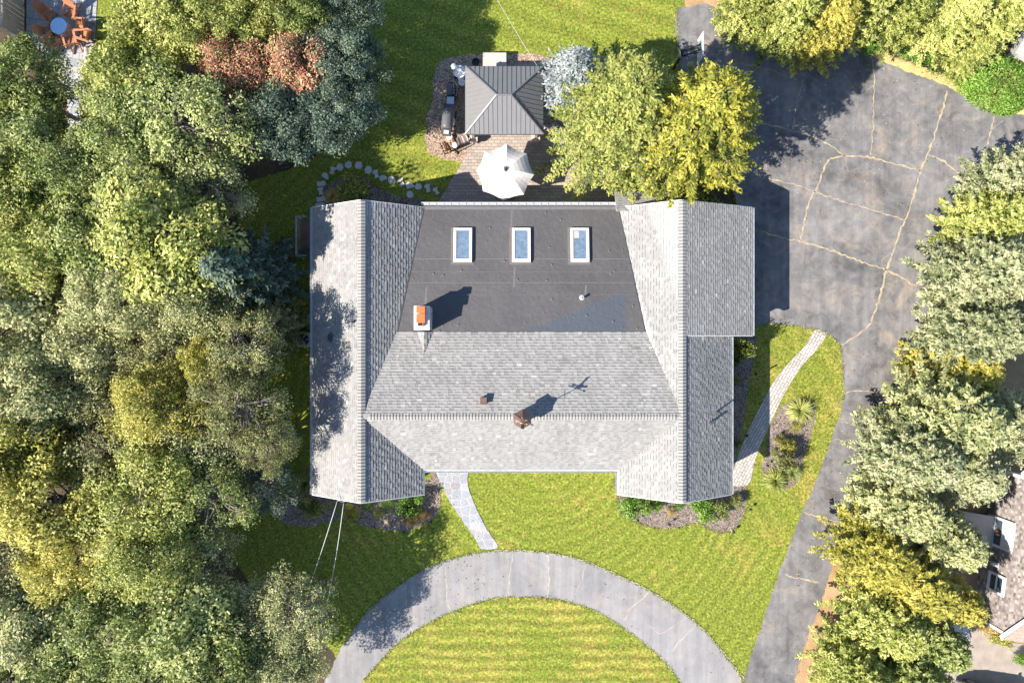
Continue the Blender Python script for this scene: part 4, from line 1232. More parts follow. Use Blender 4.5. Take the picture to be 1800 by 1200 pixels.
# three big conifers behind the house
Qv, Vv, B = conifer(301, 3.3, 10.5, nb=340, leaf=.165, feather=1.0, lift=.15, blunt=.65, tufts=6, low=.10)
PROTO['greenfir', 0] = (quads_mesh('green_conifer_crown', Qv, Vv), conifer_trunk('green_conifer_trunk', 10.5, B, .25), 3.3, 10.5)
Qv, Vv, B = conifer(302, 3.3, 11.5, nb=310, leaf=.185, feather=.72, lift=.02, blunt=.62, tufts=6, low=.08)
PROTO['goldfir', 0] = (quads_mesh('golden_conifer_crown', Qv, Vv), conifer_trunk('golden_conifer_trunk', 11.5, B, .25), 3.3, 11.5)
Qv, Vv, B = conifer(303, 2.3, 6.0, nb=300, leaf=.20, feather=.9, lift=.15, blunt=.8, tufts=3, low=.08)
PROTO['silverfir', 0] = (quads_mesh('silver_conifer_crown', Qv, Vv), conifer_trunk('silver_conifer_trunk', 6.0, B, .15), 2.3, 6.0)
tree('greenfir', 'firgreen', 1088, 226, 126, 10.0, 'tall green conifer beside the pavilion, between the silver and the golden one', 'conifer', None, .3)
tree('goldfir', 'gold', 1200, 254, 124, 11.5, 'tall golden yellow conifer with long feathery boughs over the north eave', 'conifer', None, .3)
tree('silverfir', 'silver', 1008, 150, 74, 6.0, 'silver blue spruce by the north corner of the pavilion', 'conifer', None, .4)

# shrubs
def shrub_mesh(seed, leaf=.11, dens=430, low=.55):
    rng = np.random.default_rng(seed)
    Q, V = [], []
    for i in range(16):
        th = rng.uniform(0, 2 * PI); rr = rng.uniform(0, .72)
        c = np.array([rr * math.cos(th), rr * math.sin(th), low * rng.uniform(.35, .8)])
        rl = rng.uniform(.24, .42)
        n = int(dens * rl)
        d = rng.normal(size=(n, 3)); d /= np.linalg.norm(d, axis=1, keepdims=True); d[:, 2] = np.abs(d[:, 2])
        pts = c + d * (rl * rng.uniform(.4, 1.15, n))[:, None]
        Q.append(leaves(pts, d + rng.normal(size=(n, 3)) * .6 + np.array([0, 0, .5]), leaf * rng.uniform(.7, 1.4, n), leaf * .55, rng))
        V.append(np.clip(rng.normal(.5 + rng.normal(0, .1), .22, n), 0, 1))
    me = quads_mesh('shrub', np.concatenate(Q), np.concatenate(V))
    me.materials.append(LEAF['green'])
    return me
def spiky_mesh(seed, n=230, L=.9):
    rng = np.random.default_rng(seed)
    Q, V = [], []
    for i in range(n):
        a = rng.uniform(0, 2 * PI); el = rng.uniform(.15, 1.3); ln = L * rng.uniform(.7, 1.1)
        d = np.array([math.cos(a), math.sin(a), 0]); s = np.array([-math.sin(a), math.cos(a), 0]) * .035
        p = np.array([0, 0, .02]); v_ = rng.uniform(.3, 1)
        for k in range(4):
            e1 = el - k * .38
            q = p + (d * math.cos(e1) + np.array([0, 0, math.sin(e1)])) * ln / 4
            w0, w1 = 1 - k * .22, 1 - (k + 1) * .22
            Q.append([p - s * w0, p + s * w0, q + s * w1, q - s * w1]); V.append(v_)
            p = q
    me = quads_mesh('spiky_plant', np.array(Q), V)
    me.materials.append(LEAF['yellowgreen'])
    return me
SHM = [shrub_mesh(400 + i) for i in range(3)]
FINE = [shrub_mesh(410 + i, .07, 420, .4) for i in range(2)]
SPK = [spiky_mesh(420 + i) for i in range(2)]
def shrub(me, leafkind, px, py, rpx, hgt, label, name='shrub', cat='shrub', sy=1.0, rz=None):
    p = P(px, py, hgt * .5)
    o = bpy.data.objects.new(name, me)
    col.objects.link(o)
    rr = rpx * 1.3 * (CAMH - hgt * .5) / 1200
    o.location = (p.x, p.y, 0.02)
    o.scale = (rr, rr * sy, hgt / .75)
    o.rotation_euler = (0, 0, random.uniform(0, 6.28) if rz is None else rz)
    o.material_slots[0].link = 'OBJECT'
    o.material_slots[0].material = LEAF[leafkind]
    return tag(o, label, cat)
shrub(SHM[0], 'yellowgreen', 616, 334, 30, 1.5, 'rounded green shrub encircled by the stepping stones')
shrub(SPK[0], 'rust', 583, 345, 18, .8, 'dry straw coloured grass clump beside the shrub among stepping stones', 'grass_clump', 'ornamental grass')
shrub(SHM[1], 'yellowgreen', 1303, 613, 17, 2.6, 'bright green shrub tucked in the corner under the garage eave')
shrub(SHM[2], 'green', 1296, 632, 12, .8, 'small dark shrub just below the bright one by the garage corner')
shrub(FINE[0], 'green', 1296, 668, 10, .6, 'low dark plant in the shaded bed along the east wall, upper one')
shrub(FINE[1], 'green', 1293, 780, 10, .6, 'low dark plant in the shaded bed along the east wall, lower one')
shrub(SPK[0], 'yellowgreen', 1410, 722, 26, 1.0, 'spiky yellow green yucca at the north tip of the oval bed', 'spiky_plant', 'yucca')
shrub(FINE[0], 'yellow', 1399, 751, 10, .6, 'small round yellow shrub just below the northern yucca')
shrub(FINE[1], 'yellow', 1372, 776, 12, .8, 'yellow shrub on the west rim of the oval bed')
shrub(SHM[0], 'yellow', 1388, 785, 15, 1.0, 'yellow green mounded shrub in the middle of the oval bed')
shrub(FINE[0], 'yellowgreen', 1361, 795, 6, .4, 'tiny green plant near the west rim of the oval bed')
shrub(SHM[1], 'olive', 1378, 812, 18, 1.6, 'taller olive shrub at the centre of the oval bed')
shrub(SPK[1], 'yellowgreen', 1366, 846, 25, 1.0, 'large spiky yellow green plant at the south tip of the oval bed', 'spiky_plant', 'yucca')
shrub(SPK[0], 'green', 1396, 832, 16, .9, 'smaller green spiky plant beside the large southern one', 'spiky_plant', 'yucca')
shrub(SHM[1], 'lime', 1114, 888, 24, 1.2, 'bright green shrub at the west end of the bed under the east gable')
shrub(SHM[2], 'green', 1132, 884, 16, 1.0, 'darker green shrub against the west shrub under the east gable')
shrub(SHM[0], 'lime', 1155, 888, 13, .8, 'small bright green shrub just west of the gable peak')
shrub(FINE[1], 'rust', 1178, 901, 10, .6, 'orange yellow shrub out in the gravel south of the gable peak')
shrub(FINE[0], 'lime', 1193, 888, 11, .4, 'low lime plant directly under the east gable peak', sy=.6, rz=-.3)
shrub(SHM[2], 'lime', 1232, 892, 22, 1.2, 'large bright green shrub just east of the gable peak')
shrub(SHM[1], 'green', 1266, 898, 17, 1.2, 'dark green shrub in the east part of the gable bed')
shrub(FINE[0], 'yellow', 1239, 911, 9, .4, 'small yellow plant in front of the large green shrub')
shrub(SHM[0], 'olive', 1295, 881, 13, .9, 'olive shrub at the east end of the gable bed')
shrub(SHM[1], 'lime', 719, 885, 23, 1.2, 'bright green shrub under the east eave of the west gable')
shrub(SHM[2], 'rust', 723, 912, 13, .6, 'mottled yellow brown shrub below the bright green one')
shrub(FINE[1], 'rust', 744, 906, 14, .8, 'round rust coloured shrub at the corner of the flagstone walk bed')
shrub(FINE[0], 'lime', 681, 887, 14, .5, 'low green plant against the west gable, east of its peak')
shrub(FINE[1], 'lime', 645, 890, 10, .5, 'small green plant right under the west gable peak')
shrub(SHM[0], 'yellowgreen', 666, 903, 9, .6, 'little yellow green shrub in a ring of mulch')
shrub(SHM[1], 'yellow', 616, 904, 17, .8, 'yellow flowering shrub in the west gable bed')
shrub(FINE[0], 'lime', 592, 896, 9, .5, 'small green plant beside the house cables')
shrub(SHM[2], 'green', 548, 890, 20, 1.2, 'dark green shrub at the shaded southwest corner of the house')
shrub(SPK[1], 'olive', 534, 852, 24, 1.6, 'arching olive grass clump beside the southwest wall', 'grass_clump', 'ornamental grass')
shrub(SHM[0], 'lime', 1530, 82, 20, 1.2, 'bright green bush at the north verge left of the low juniper')
shrub(FINE[1], 'lime', 1622, 102, 46, .9, 'low spreading juniper along the sandy edge of the parking court', 'juniper', 'juniper', .62, -.45)
shrub(FINE[0], 'lime', 1676, 128, 18, .7, 'small bright green bush between the low juniper and the clipped hedge')
def hedge_mesh():
    rng = np.random.default_rng(77)
    n = 9000
    d = rng.normal(size=(n, 3)); d /= np.linalg.norm(d, axis=1, keepdims=True); d[:, 2] = np.abs(d[:, 2])
    r = rng.uniform(.86, 1.05, n)
    pts = np.sign(d) * np.abs(d) ** .8 * r[:, None] * np.array([2.1, 1.55, 1.5])
    Q = leaves(pts, d + rng.normal(size=(n, 3)) * .7, .17 * rng.uniform(.7, 1.3, n), .06, rng)
    me = quads_mesh('hedge', Q, np.clip(rng.normal(.5, .2, n), 0, 1))
    me.materials.append(LEAF['lime'])
    return me
hm = link_mesh('hedge', hedge_mesh(), LEAF['lime'])
p = P(1758, 142, .8); hm.location = (p.x, p.y, 0); hm.rotation_euler = (0, 0, -.5)
tag(hm, 'round clipped bright green hedge beside the grey board shed', 'hedge')
nb_sh = [('rust', 1745, 1095, 22, 'yellow brown shrub under the corner of the neighbour gable, nearer the driveway'), ('yellow', 1764, 1118, 20, 'golden shrub along the neighbour wall, nearer the parked car'), ('lime', 1795, 1158, 13, 'bright green shrub at the frame edge above the parked car')]
for lf, x, y, r_, lab in nb_sh: shrub(SHM[0], lf, x, y, r_, 1.1, lab)

# ------------------------------------------------------------------ pavilion, umbrella, patio things
gz = empty('pavilion', (0, 0, 0), 0, 'open wooden pavilion with a brown grey standing seam hip roof on the patio', 'pavilion')
ez, rz_ = 2.4, 3.5
x0, x1, y0, y1 = -2.57, 1.72, 11.41, 15.14
rA, rB = Vector((-.83, 13.17, rz_)), Vector((-.06, 13.17, rz_))
cn = [Vector((x0, y0, ez)), Vector((x1, y0, ez)), Vector((x1, y1, ez)), Vector((x0, y1, ez))]
k = MB()
for f_ in ([cn[0], cn[1], rB, rA], [cn[2], cn[3], rA, rB], [cn[1], cn[2], rB], [cn[3], cn[0], rA]):
    k.prism([p - Vector((0, 0, .05)) for p in f_], .05)
grf = k.build('roof', M['gazebo_roof'], gz)
k = MB()
def seam(p, q): k.bar(p + Vector((0, 0, .016)), q + Vector((0, 0, .016)), .022, .03)
for i in range(1, 17):          # seams run up the slope and stop at the hips
    x = x0 + (x1 - x0) * i / 17
    for (yy, sg) in ((y0, 0), (y1, 1)):
        if x < rA.x: t = (x - x0) / (rA.x - x0)
        elif x > rB.x: t = (x1 - x) / (x1 - rB.x)
        else: t = 1
        seam(Vector((x, yy, ez)), Vector((x, yy + (13.17 - yy) * t, ez + (rz_ - ez) * t)))
for i in range(1, 15):
    y = y0 + (y1 - y0) * i / 15
    t = (y - y0) / (13.17 - y0) if y < 13.17 else (y1 - y) / (y1 - 13.17)
    seam(Vector((x0, y, ez)), Vector((x0 + (rA.x - x0) * t, y, ez + (rz_ - ez) * t)))
    seam(Vector((x1, y, ez)), Vector((x1 + (rB.x - x1) * t, y, ez + (rz_ - ez) * t)))
k.build('standing_seam', M['gazebo_roof'], grf)
k = MB()
for a, b in ((cn[0], rA), (cn[3], rA), (cn[1], rB), (cn[2], rB), (rA, rB)): k.bar(a + Vector((0, 0, .02)), b + Vector((0, 0, .02)), .07, .07)
k.build('hip_cap', M['gazebo_roof'], grf)
k = MB()
for i in range(4):
    a, b = cn[i], cn[(i + 1) % 4]
    k.bar(a - Vector((0, 0, .07)), b - Vector((0, 0, .07)), .03, .11)
k.build('fascia', M['darkgrey'], gz)
for (x, y) in ((x0 + .35, y0 + .35), (x1 - .35, y0 + .35), (x0 + .35, y1 - .35), (x1 - .35, y1 - .35)):
    k = MB(); k.box((x, y, 1.15), (.16, .16, 2.3))
    for dx, dy in ((1, 0), (0, 1)):
        sx = 1 if x < -.4 else -1; sy = 1 if y < 13 else -1
        k.bar((x, y, 1.7), (x + dx * sx * .5, y + dy * sy * .5, 2.25), .09, .09)
    ps = k.build('post', M['gazebo_wood'], gz, .008)
    k = MB(); k.box((x, y, .35), (.42, .42, .7)); k.box((x, y, .72), (.5, .5, .05)); k.build('stone_base', M['wallstone'], ps, .02)
k = MB()
for y in (y0 + .35, y1 - .35): k.bar((x0 + .2, y, 2.28), (x1 - .2, y, 2.28), .12, .18)
for x in (x0 + .35, x1 - .35): k.bar((x, y0 + .2, 2.12), (x, y1 - .2, 2.12), .12, .14)
k.build('beam', M['gazebo_wood'], gz)

um = empty('patio_umbrella', P(889, 299, 2.6) - Vector((0, 0, 2.6)), 0, 'large cream octagonal umbrella open over the patio beside the house', 'umbrella')
uc = um.location
uv_ = [(891, 253), (926, 270), (939, 307), (921, 342), (885, 353), (849, 336), (837, 299), (852, 266)]
rim = [P(x, y, 2.35) - uc for x, y in uv_]
apx = P(889.5, 298, 2.98) - uc
k = MB()
nseg = 6
def canopy_pt(i, t, s):
    a, b = rim[i], rim[(i + 1) % 8]
    p = apx.lerp(a.lerp(b, s), t)
    sag = .10 * t * (1 - t) * 4 * .5
    edge = -.05 * math.sin(PI * s) * t            # cloth dips between the ribs
    q = p + Vector((0, 0, -sag * 0 + .13 * math.sin(PI * t) + edge))
    c_ = apx.lerp(a.lerp(b, .5), t)
    q += (Vector((apx.x, apx.y, 0)) - Vector((c_.x, c_.y, 0))) * (.05 * math.sin(PI * s) * t * t)
    return q
for i in range(8):
    gr = [[k.bm.verts.new(canopy_pt(i, max(.001, t / nseg), s / 4)) for s in range(5)] for t in range(nseg + 1)]
    for t in range(nseg):
        for s in range(4): k.bm.faces.new((gr[t][s], gr[t + 1][s], gr[t + 1][s + 1], gr[t][s + 1]))
bmesh.ops.remove_doubles(k.bm, verts=k.bm.verts[:], dist=.004)
can = k.build('canopy', M['canvas'], um)
sdm = can.modifiers.new('thickness', 'SOLIDIFY'); sdm.thickness = .012
k = MB()
k.lathe([(.03, 0), (.03, .10), (.015, .16)], 12, apx + Vector((0, 0, -.02)))
k.build('finial', M['black'], um)
k = MB()
for i in range(7):
    a_ = random.uniform(0, 6.28)
    for j in range(3):
        rr = .10 + .12 * random.random()
        q = apx + Vector((rr * math.cos(a_ + j * .5), rr * math.sin(a_ + j * .5) + .03, .02))
        k.tube([apx + Vector((0, .02, .03)), apx.lerp(q, .5) + Vector((0, 0, .05)), q], .011, 4)
k.build('tie_cord', M['darkgrey'], um)
for i in range(8):
    k = MB(); k.bar(apx - Vector((0, 0, .06)), rim[i] - Vector((0, 0, .02)), .02, .025); k.build('rib', M['taupe'], um)
k = MB(); k.tube([(0, 0, 0.0), (0, 0, 2.9)], .028, 10); k.build('pole', M['taupe'], um)
k = MB(); k.lathe([(.36, 0.03), (.36, .07), (.10, .12), (.04, .3)], 20); k.build('base', M['darkgrey'], um)
# table beneath the umbrella, its edge shows on the house side
pt = empty('patio_table', P(888, 337, .74) - Vector((0, 0, .74)) + Vector((0, .25, 0)), 0, 'brown patio table under the cream umbrella, only its edge showing', 'table')
k = MB(); k.box((0, .15, .72), (1.15, 1.6, .05)); k.build('tabletop', M['brownwood'], pt, .01)
for sx in (-.5, .5):
    for sy in (-.55, .85):
        k = MB(); k.box((sx, sy, .35), (.07, .07, .7)); k.build('leg', M['brownwood'], pt)

def globe_lamp(px, py, z, label):
    p = P(px, py, z)
    o = empty('globe_lamp', (p.x, p.y, 0), 0, label, 'garden lamp', 'white globe lamps of the garden')
    k = MB(); k.ball((0, 0, z), .17, u=20, v=14); k.build('globe', M['globe'], o, 0, True)
    k = MB(); k.tube([(0, 0, .0), (0, 0, z - .15)], .03, 8); k.lathe([(.09, z - .2), (.07, z - .12), (.05, z - .12)], 12); k.lathe([(.14, 0.02), (.12, .05), (.04, .1)], 12); k.build('post', M['black'], o)
globe_lamp(797.5, 117, 1.6, 'white globe garden lamp beside the white bowl at the pavilion corner')
globe_lamp(800, 255, 1.6, 'white globe garden lamp standing over the firewood rack')
globe_lamp(966.5, 112.5, 1.6, 'white globe garden lamp at the foot of the silver spruce')

fb = empty('bird_bath', P(808, 127, .9) - Vector((0, 0, .9)), 0, 'wide white tiered bowl on a pedestal by the northwest pavilion corner', 'bird bath')
k = MB(); k.lathe([(.20, 0.02), (.16, .1), (.09, .2), (.08, .75), (.2, .85), (.36, .98), (.36, 1.02), (.30, 1.0), (.12, .95)], 28); k.build('pedestal_bowl', M['globe'], fb, 0, True)
k = MB(); k.lathe([(.07, .95), (.05, 1.1), (.15, 1.2), (.16, 1.23), (.06, 1.2)], 22); k.build('upper_bowl', M['mortar'], fb, 0, True)
k = MB(); p = P(815, 143, .5)
k.lathe([(.16, 0), (.2, .3), (.2, .34), (.17, .34), (.15, .25)], 20)
o = k.build('planter', M['globe'], None, 0, True); o.location = (p.x - .12, p.y, .02)
tag(o, 'white round planter just south of the white tiered bowl', 'planter')

# grill
gr = empty('gas_grill', P(786, 165, .0) + Vector((.3, -.1, 0)), R(-3), 'small black gas grill on the wood chips with a steel side shelf', 'grill')
k = MB(); k.box((0, 0, .42), (.5, .68, .7)); k.build('cabinet', M['black'], gr, .02)
k = MB(); k.box((-.09, 0, .93), (.34, .66, .28)); k.build('lid', M['lid'], gr, .09, True, 4)
k = MB(); k.box((.19, 0, .82), (.16, .64, .08)); k.build('control_panel', M['black'], gr, .01)
for yy in (-.18, 0, .18):
    k = MB(); k.lathe([(.03, 0), (.025, .04)], 12, (.2, yy, .86)); k.build('knob', M['trim'], gr)
k = MB(); k.box((.0, -.58, .83), (.42, .42, .03)); k.build('side_shelf', M['steel'], gr, .008)
k = MB(); k.tube([(.1, -.25, 1.0), (.14, -.25, 1.0), (.14, .25, 1.0), (.1, .25, 1.0)], .012, 6); k.build('handle', M['steel'], gr)
k = MB(); k.tube([(-.2, .36, .85), (-.2, .48, .86), (.2, .5, .86), (.33, .3, .86), (.36, -.1, .86), (.3, -.32, .86)], .018, 6); k.build('hose', M['crack_grey'], gr)
k = MB(); k.box((-.05, .44, .8), (.3, .12, .06)); k.build('tool_shelf', M['darkgrey'], gr, .01)
# smoker
sk = empty('barrel_smoker', P(786, 216, 0) + Vector((.12, 0, 0)), R(-6), 'long charcoal barrel smoker covered in dark enamel beside the firewood rack', 'smoker')
k = MB()
nn_ = 16
prof = [(.30, -.62), (.34, -.55), (.34, .42), (.30, .5)]
rings = []
for r_, y in prof:
    rings.append([k.bm.verts.new((r_ * math.cos(2 * PI * j / nn_), y, .85 + r_ * math.sin(2 * PI * j / nn_))) for j in range(nn_)])
for i in range(3):
    for j in range(nn_): k.bm.faces.new((rings[i][j], rings[i][(j + 1) % nn_], rings[i + 1][(j + 1) % nn_], rings[i + 1][j]))
k.bm.faces.new(rings[0]); k.bm.faces.new(rings[-1])
k.build('barrel', M['lid'], sk, 0, True)
k = MB(); k.box((0, .62, .9), (.5, .26, .42)); k.build('firebox', M['darkgrey'], sk, .04)
k = MB(); k.box((0, -.80, .72), (.52, .34, .3)); k.build('side_box', M['darkgrey'], sk, .03)
k = MB(); k.box((.0, -.82, .89), (.30, .22, .03)); k.build('shelf', M['trim'], sk, .005)
k = MB(); k.box((.42, -.06, .8), (.12, 1.0, .035)); k.build('front_shelf', M['black'], sk)
k = MB(); k.box((.42, -.2, .84), (.06, .3, .03)); k.build('towel_bar', M['trim'], sk)
for sx in (-.22, .22):
    for sy in (-.5, .4):
        k = MB(); k.bar((sx, sy, 0.02), (sx * .9, sy, .65), .05); k.build('leg', M['black'], sk)
k = MB(); k.tube([(-.36, -.3, .8), (-.46, -.3, .85), (-.46, .05, .85), (-.36, .05, .8)], .015, 6); k.build('handle', M['black'], sk)
k = MB(); p = P(791, 242, .2); k.lathe([(.17, .02), (.19, .2), (.15, .3), (.03, .32)], 18); o = k.build('bucket', M['canvas'], None); o.location = (p.x, p.y, 0)
tag(o, 'pale round bucket at the south end of the barrel smoker', 'bucket')
# fire wood rack
a_ = P(779, 265, 0); b_ = P(826, 246, 0)
dv = (b_ - a_); ang = math.atan2(dv.y, dv.x)
fr = empty('firewood_rack', (a_ + b_) / 2, ang, 'low black metal rack of split firewood leading to the stone post base', 'firewood rack')
L_ = dv.length
k = MB()
for sy in (-.25, .25): k.bar((-L_ / 2, sy, .12), (L_ / 2, sy, .12), .05); 
for sx in (-L_ / 2, -.1, L_ / 2):
    for sy in (-.25, .25): k.bar((sx, sy, .02), (sx, sy, .75), .045)
    k.bar((sx, -.25, .74), (sx, .25, .74), .04)
k.bar((-L_ / 2, -.25, .74), (L_ / 2, -.25, .74), .035)
k.build('frame', M['black'], fr)
def log(parent, x, y, z, r_, a, m):
    k = MB(); d = Vector((math.cos(a), math.sin(a), 0)) * .22
    k.tube([Vector((x, y, z)) - d, Vector((x, y, z)) + d], r_, 6)
    k.build('log', m, parent)
for i in range(22):
    log(fr, random.uniform(-L_ / 2 + .1, -.05), random.uniform(-.12, .12), random.uniform(.2, .55), random.uniform(.05, .085), PI / 2 + random.uniform(-.25, .25), M['firewood'] if i % 3 else M['brownwood'])
for i in range(6):
    k = MB(); k.bar((.1 + i * .12, -.24, .45), (.1 + i * .12, .24, .45), .1, .03); k.build('slat', M['greywood'] if i % 2 else M['brownwood'], fr)
# the north side: bench box, two dark round pots
bx = empty('storage_chest', P(870, 110, 0) + Vector((0, -.1, 0)), 0, 'grey lidded storage chest behind the north edge of the pavilion', 'storage chest')
k = MB(); k.box((0, 0, .3), (1.3, .75, .6)); k.build('box', M['taupe'], bx, .02)
k = MB(); k.box((0, 0, .64), (1.36, .8, .07)); k.build('lid', M['taupe'], bx, .02)
k = MB(); p = P(837, 112, .3); k.lathe([(.20, .02), (.24, .5), (.25, .52), (.2, .5), (.19, .4)], 20); o = k.build('pot', M['black'], None); o.location = (p.x, p.y, 0)
tag(o, 'black round pot next to the grey storage chest', 'pot')

# stepping stones
STS = [(565, 350, 0), (564, 336, 1), (565, 323, 0), (572, 309, 2), (585, 300, 1), (598, 294, 3), (613, 290, 3), (631, 291, 3), (648, 299, 3), (661, 306, 1), (673, 313, 2), (689, 317, 3), (706, 320, 1), (720, 326, 2), (736, 328, 3), (752, 331, 1), (767, 336, 1), (721, 342, 3), (563, 361, 0)]
SHAPE = [[(-.30, -.15), (.28, -.17), (.30, .08), (.12, .19), (-.05, .12), (-.28, .18)], [(-.18, -.26), (.14, -.27), (.10, -.02), (.24, .22), (-.06, .29), (-.22, .16), (-.10, 0)],
         [(-.27, -.13), (.05, -.20), (.27, -.24), (.24, .02), (.05, .22), (-.20, .20)], [(-.22, -.20), (.10, -.25), (.25, -.05), (.14, .22), (-.14, .24), (-.26, .02)]]
STM = []
for sh in SHAPE:
    k = MB(); k.prism([(x, y, 0) for x, y in sh], .045)
    ob = k.build('stepping_stone', M['stone'], None, .012); STM.append(ob.data); bpy.data.objects.remove(ob)
order = sorted(range(len(STS) - 2), key=lambda i: STS[i][0] if i > 4 else i)
for i, (x, y, s_) in enumerate(STS):
    o = bpy.data.objects.new('stepping_stone', STM[s_]); col.objects.link(o)
    o.location = P(x, y, Z4 - .01)
    q_ = .86 * random.uniform(.92, 1.1); o.scale = (q_, q_ * random.uniform(.88, 1.1), 1)
    nx_ = STS[min(i + 1, 16)]; pv = STS[max(i - 1, 0)]
    o.rotation_euler = (0, 0, random.uniform(-.3, .3) + (0 if i < 4 else (-.2 if i < 9 else .35)))
    if i < 17:
        lab = f'pale stepping stone, {(ORD + ["eleventh", "twelfth", "thirteenth", "fourteenth", "fifteenth", "sixteenth", "seventeenth"])[i]} of the curved path counted from the west gable'
    elif i == 17: lab = 'pale stepping stone set apart on the house side of the curved path'
    else: lab = 'pale stepping stone half hidden by the west gable eave'
    tag(o, lab, 'stepping stone', 'stepping stones behind the house')

# path lights
PL = [(1400, 694 + 37, 'west rim of the oval bed, upper one'), (1364, 766, 'west rim of the oval bed, beside the yellow shrub'), (1345, 816, 'west rim of the oval bed, lowest one'), (1325, 657, 'grass edge of the shaded east bed'), (1309, 764, 'start of the paver walk curve'), (1119, 911, 'gravel south of the west shrub of the east gable'),
      (1174, 918, 'southern gravel tip below the east gable peak'), (1315, 892, 'east end of the gable bed'), (1286, 931, 'southern gravel edge of the gable bed, eastern one'), (660, 924, 'lawn edge of the west gable bed, western one'), (712, 932, 'lawn edge of the west gable bed, eastern one'), (759, 914, 'lawn edge beside the flagstone walk')]
pl0 = empty('path_light', (0, 0, 0), 0, 'x', 'path light', 'small black path lights along the beds')
k = MB(); k.tube([(0, 0, 0), (0, 0, .42)], .014, 6); k.build('stake', M['black'], pl0)
k = MB(); k.lathe([(.09, .40), (.075, .44), (.02, .50), (.0, .50)], 14); k.build('hood', M['black'], pl0)
for i, (x, y, lab) in enumerate(PL):
    o = pl0 if i == 0 else copy_tree(pl0)
    o.location = P(x, y, 0.01)
    o['label'] = 'black path light at the ' + lab

# basketball hoop
bh = empty('basketball_hoop', (9.45, 15.95, 0), 0, 'portable style basketball hoop with a clear backboard at the edge of the asphalt court', 'basketball hoop')
k = MB(); k.tube([(0, 0, 0), (0, 0, 2.3)], .075, 12); k.build('pole', M['black'], bh)
k = MB()
for sy in (-.13, .13):
    k.bar((0, sy, 2.25), (.68, -.12 + sy, 2.85), .06); k.bar((0, sy, 1.95), (.68, -.12 + sy, 3.3), .05)
k.bar((-.05, -.15, 2.25), (-.05, .15, 2.25), .12)
k.build('arm', M['black'], bh)
k = MB(); k.box((0.02, 0, 2.1), (.22, .3, .35)); k.build('bracket', M['crack_grey'], bh, .02)
k = MB(); k.box((.73, -.12, 3.12), (.03, 1.24, 1.02)); bb = k.build('backboard', M['glassboard'], bh)
k = MB()
for y, z, sy, sz in ((-.74, 3.12, .05, 1.08), (.50, 3.12, .05, 1.08), (-.12, 3.64, 1.29, .05), (-.12, 2.60, 1.29, .05)): k.box((.73, y, z), (.05, sy, sz))
for y, z, sy, sz in ((-.42, 3.08, .04, .42), (.18, 3.08, .04, .42), (-.12, 3.28, .62, .04), (-.12, 2.88, .62, .04)): k.box((.752, y, z), (.008, sy, sz))
k.build('frame', M['white'], bb)
rc = Vector((1.03, -.12, 3.0))
k = MB(); k.tube([rc + Vector((.225 * math.cos(2 * PI * i / 28), .225 * math.sin(2 * PI * i / 28), 0)) for i in range(29)], .026, 8)
k.bar(rc + Vector((-.27, .06, 0)), rc + Vector((-.21, .06, 0)), .03); k.bar(rc + Vector((-.27, -.06, 0)), rc + Vector((-.21, -.06, 0)), .03)
rm = k.build('rim', M['red'], bh)
k = MB()
for i in range(12):
    for dr in (1, -1):
        pts = []
        for j in range(5):
            a = 2 * PI * (i + dr * j * .5) / 12; r_ = .22 - .10 * j / 4
            pts.append(rc + Vector((r_ * math.cos(a), r_ * math.sin(a), -.11 * j)))
        k.tube(pts, .013, 4, None, False)
k.build('net', M['net'], rm)

# ------------------------------------------------------------------ west neighbour: fence, patio set, wall, slatted rail
fn = empty('board_fence', (0, 0, 0), 0, 'brown grey board fence panel with a pale top rail in the far northwest corner', 'fence')
fx = -28.6
ya, yb = (600 - 50) / 31.0, 21.5
k = MB()
n = 14
for i in range(n):
    y = ya + (yb - ya) * (i + .5) / n
    k.box((fx, y, .82), (.025, (yb - ya) / n - .012, 1.6))
k.build('fence_board', M['fencewood'], fn)
k = MB(); k.bar((fx - .02, ya, 1.66), (fx - .02, yb, 1.66), .1, .05); k.build('top_rail', M['greywood'], fn)
for y in (ya - .05, ya + 1.9):
    k = MB(); k.box((fx - .08, y, .88), (.12, .12, 1.76)); k.build('post', M['greywood'], fn)
ft = empty('covered_fire_table', P(116, 55, 0), 0, 'round table with a shade tinted grey top in the middle of the orange brown chairs', 'table')
k = MB(); k.lathe([(.44, .02), (.46, .1), (.45, .62)], 40); k.build('side', M['taupe'], ft)
k = MB(); k.lathe([(.46, .62), (.47, .66), (.46, .68), (.44, .685)], 40); k.build('tabletop', M['cover'], ft)
def adirondack():
    o = empty('adirondack_chair', (0, 0, 0))
    k = MB()
    for i in range(6): k.box((.08 + i * .085, 0, .38 - i * .018 + (.0 if i else .0)), (.078, .54, .022), 0, 0, .2)
    k.build('seat', M['adir'], o, .004)
    k = MB()
    for i in range(7):
        y = (i - 3) * .082
        h_ = .82 - abs(i - 3) ** 2 * .022
        k.bar((.02, y * .85, .24), (-.32 * h_ / .8, y * 1.12, .24 + h_), .076, .022, (1, 0, 0))
    k.build('backrest', M['adir'], o, .004)
    for s in (-1, 1):
        k = MB(); k.prism([(-.24, s * .29, .57), (.52, s * .27, .60), (.56, s * .33, .60), (.52, s * .42, .60), (-.1, s * .38, .57), (-.26, s * .34, .57)], .024); k.build('armrest', M['adir'], o, .004)
        k = MB(); k.box((.42, s * .31, .30), (.10, .03, .60)); k.build('front_leg', M['adir'], o)
        k = MB(); k.bar((.46, s * .27, .36), (-.42, s * .27, .05), .03, .12, (0, 0, 1)); k.build('rear_leg', M['adir'], o)
    return o
ad0 = adirondack()
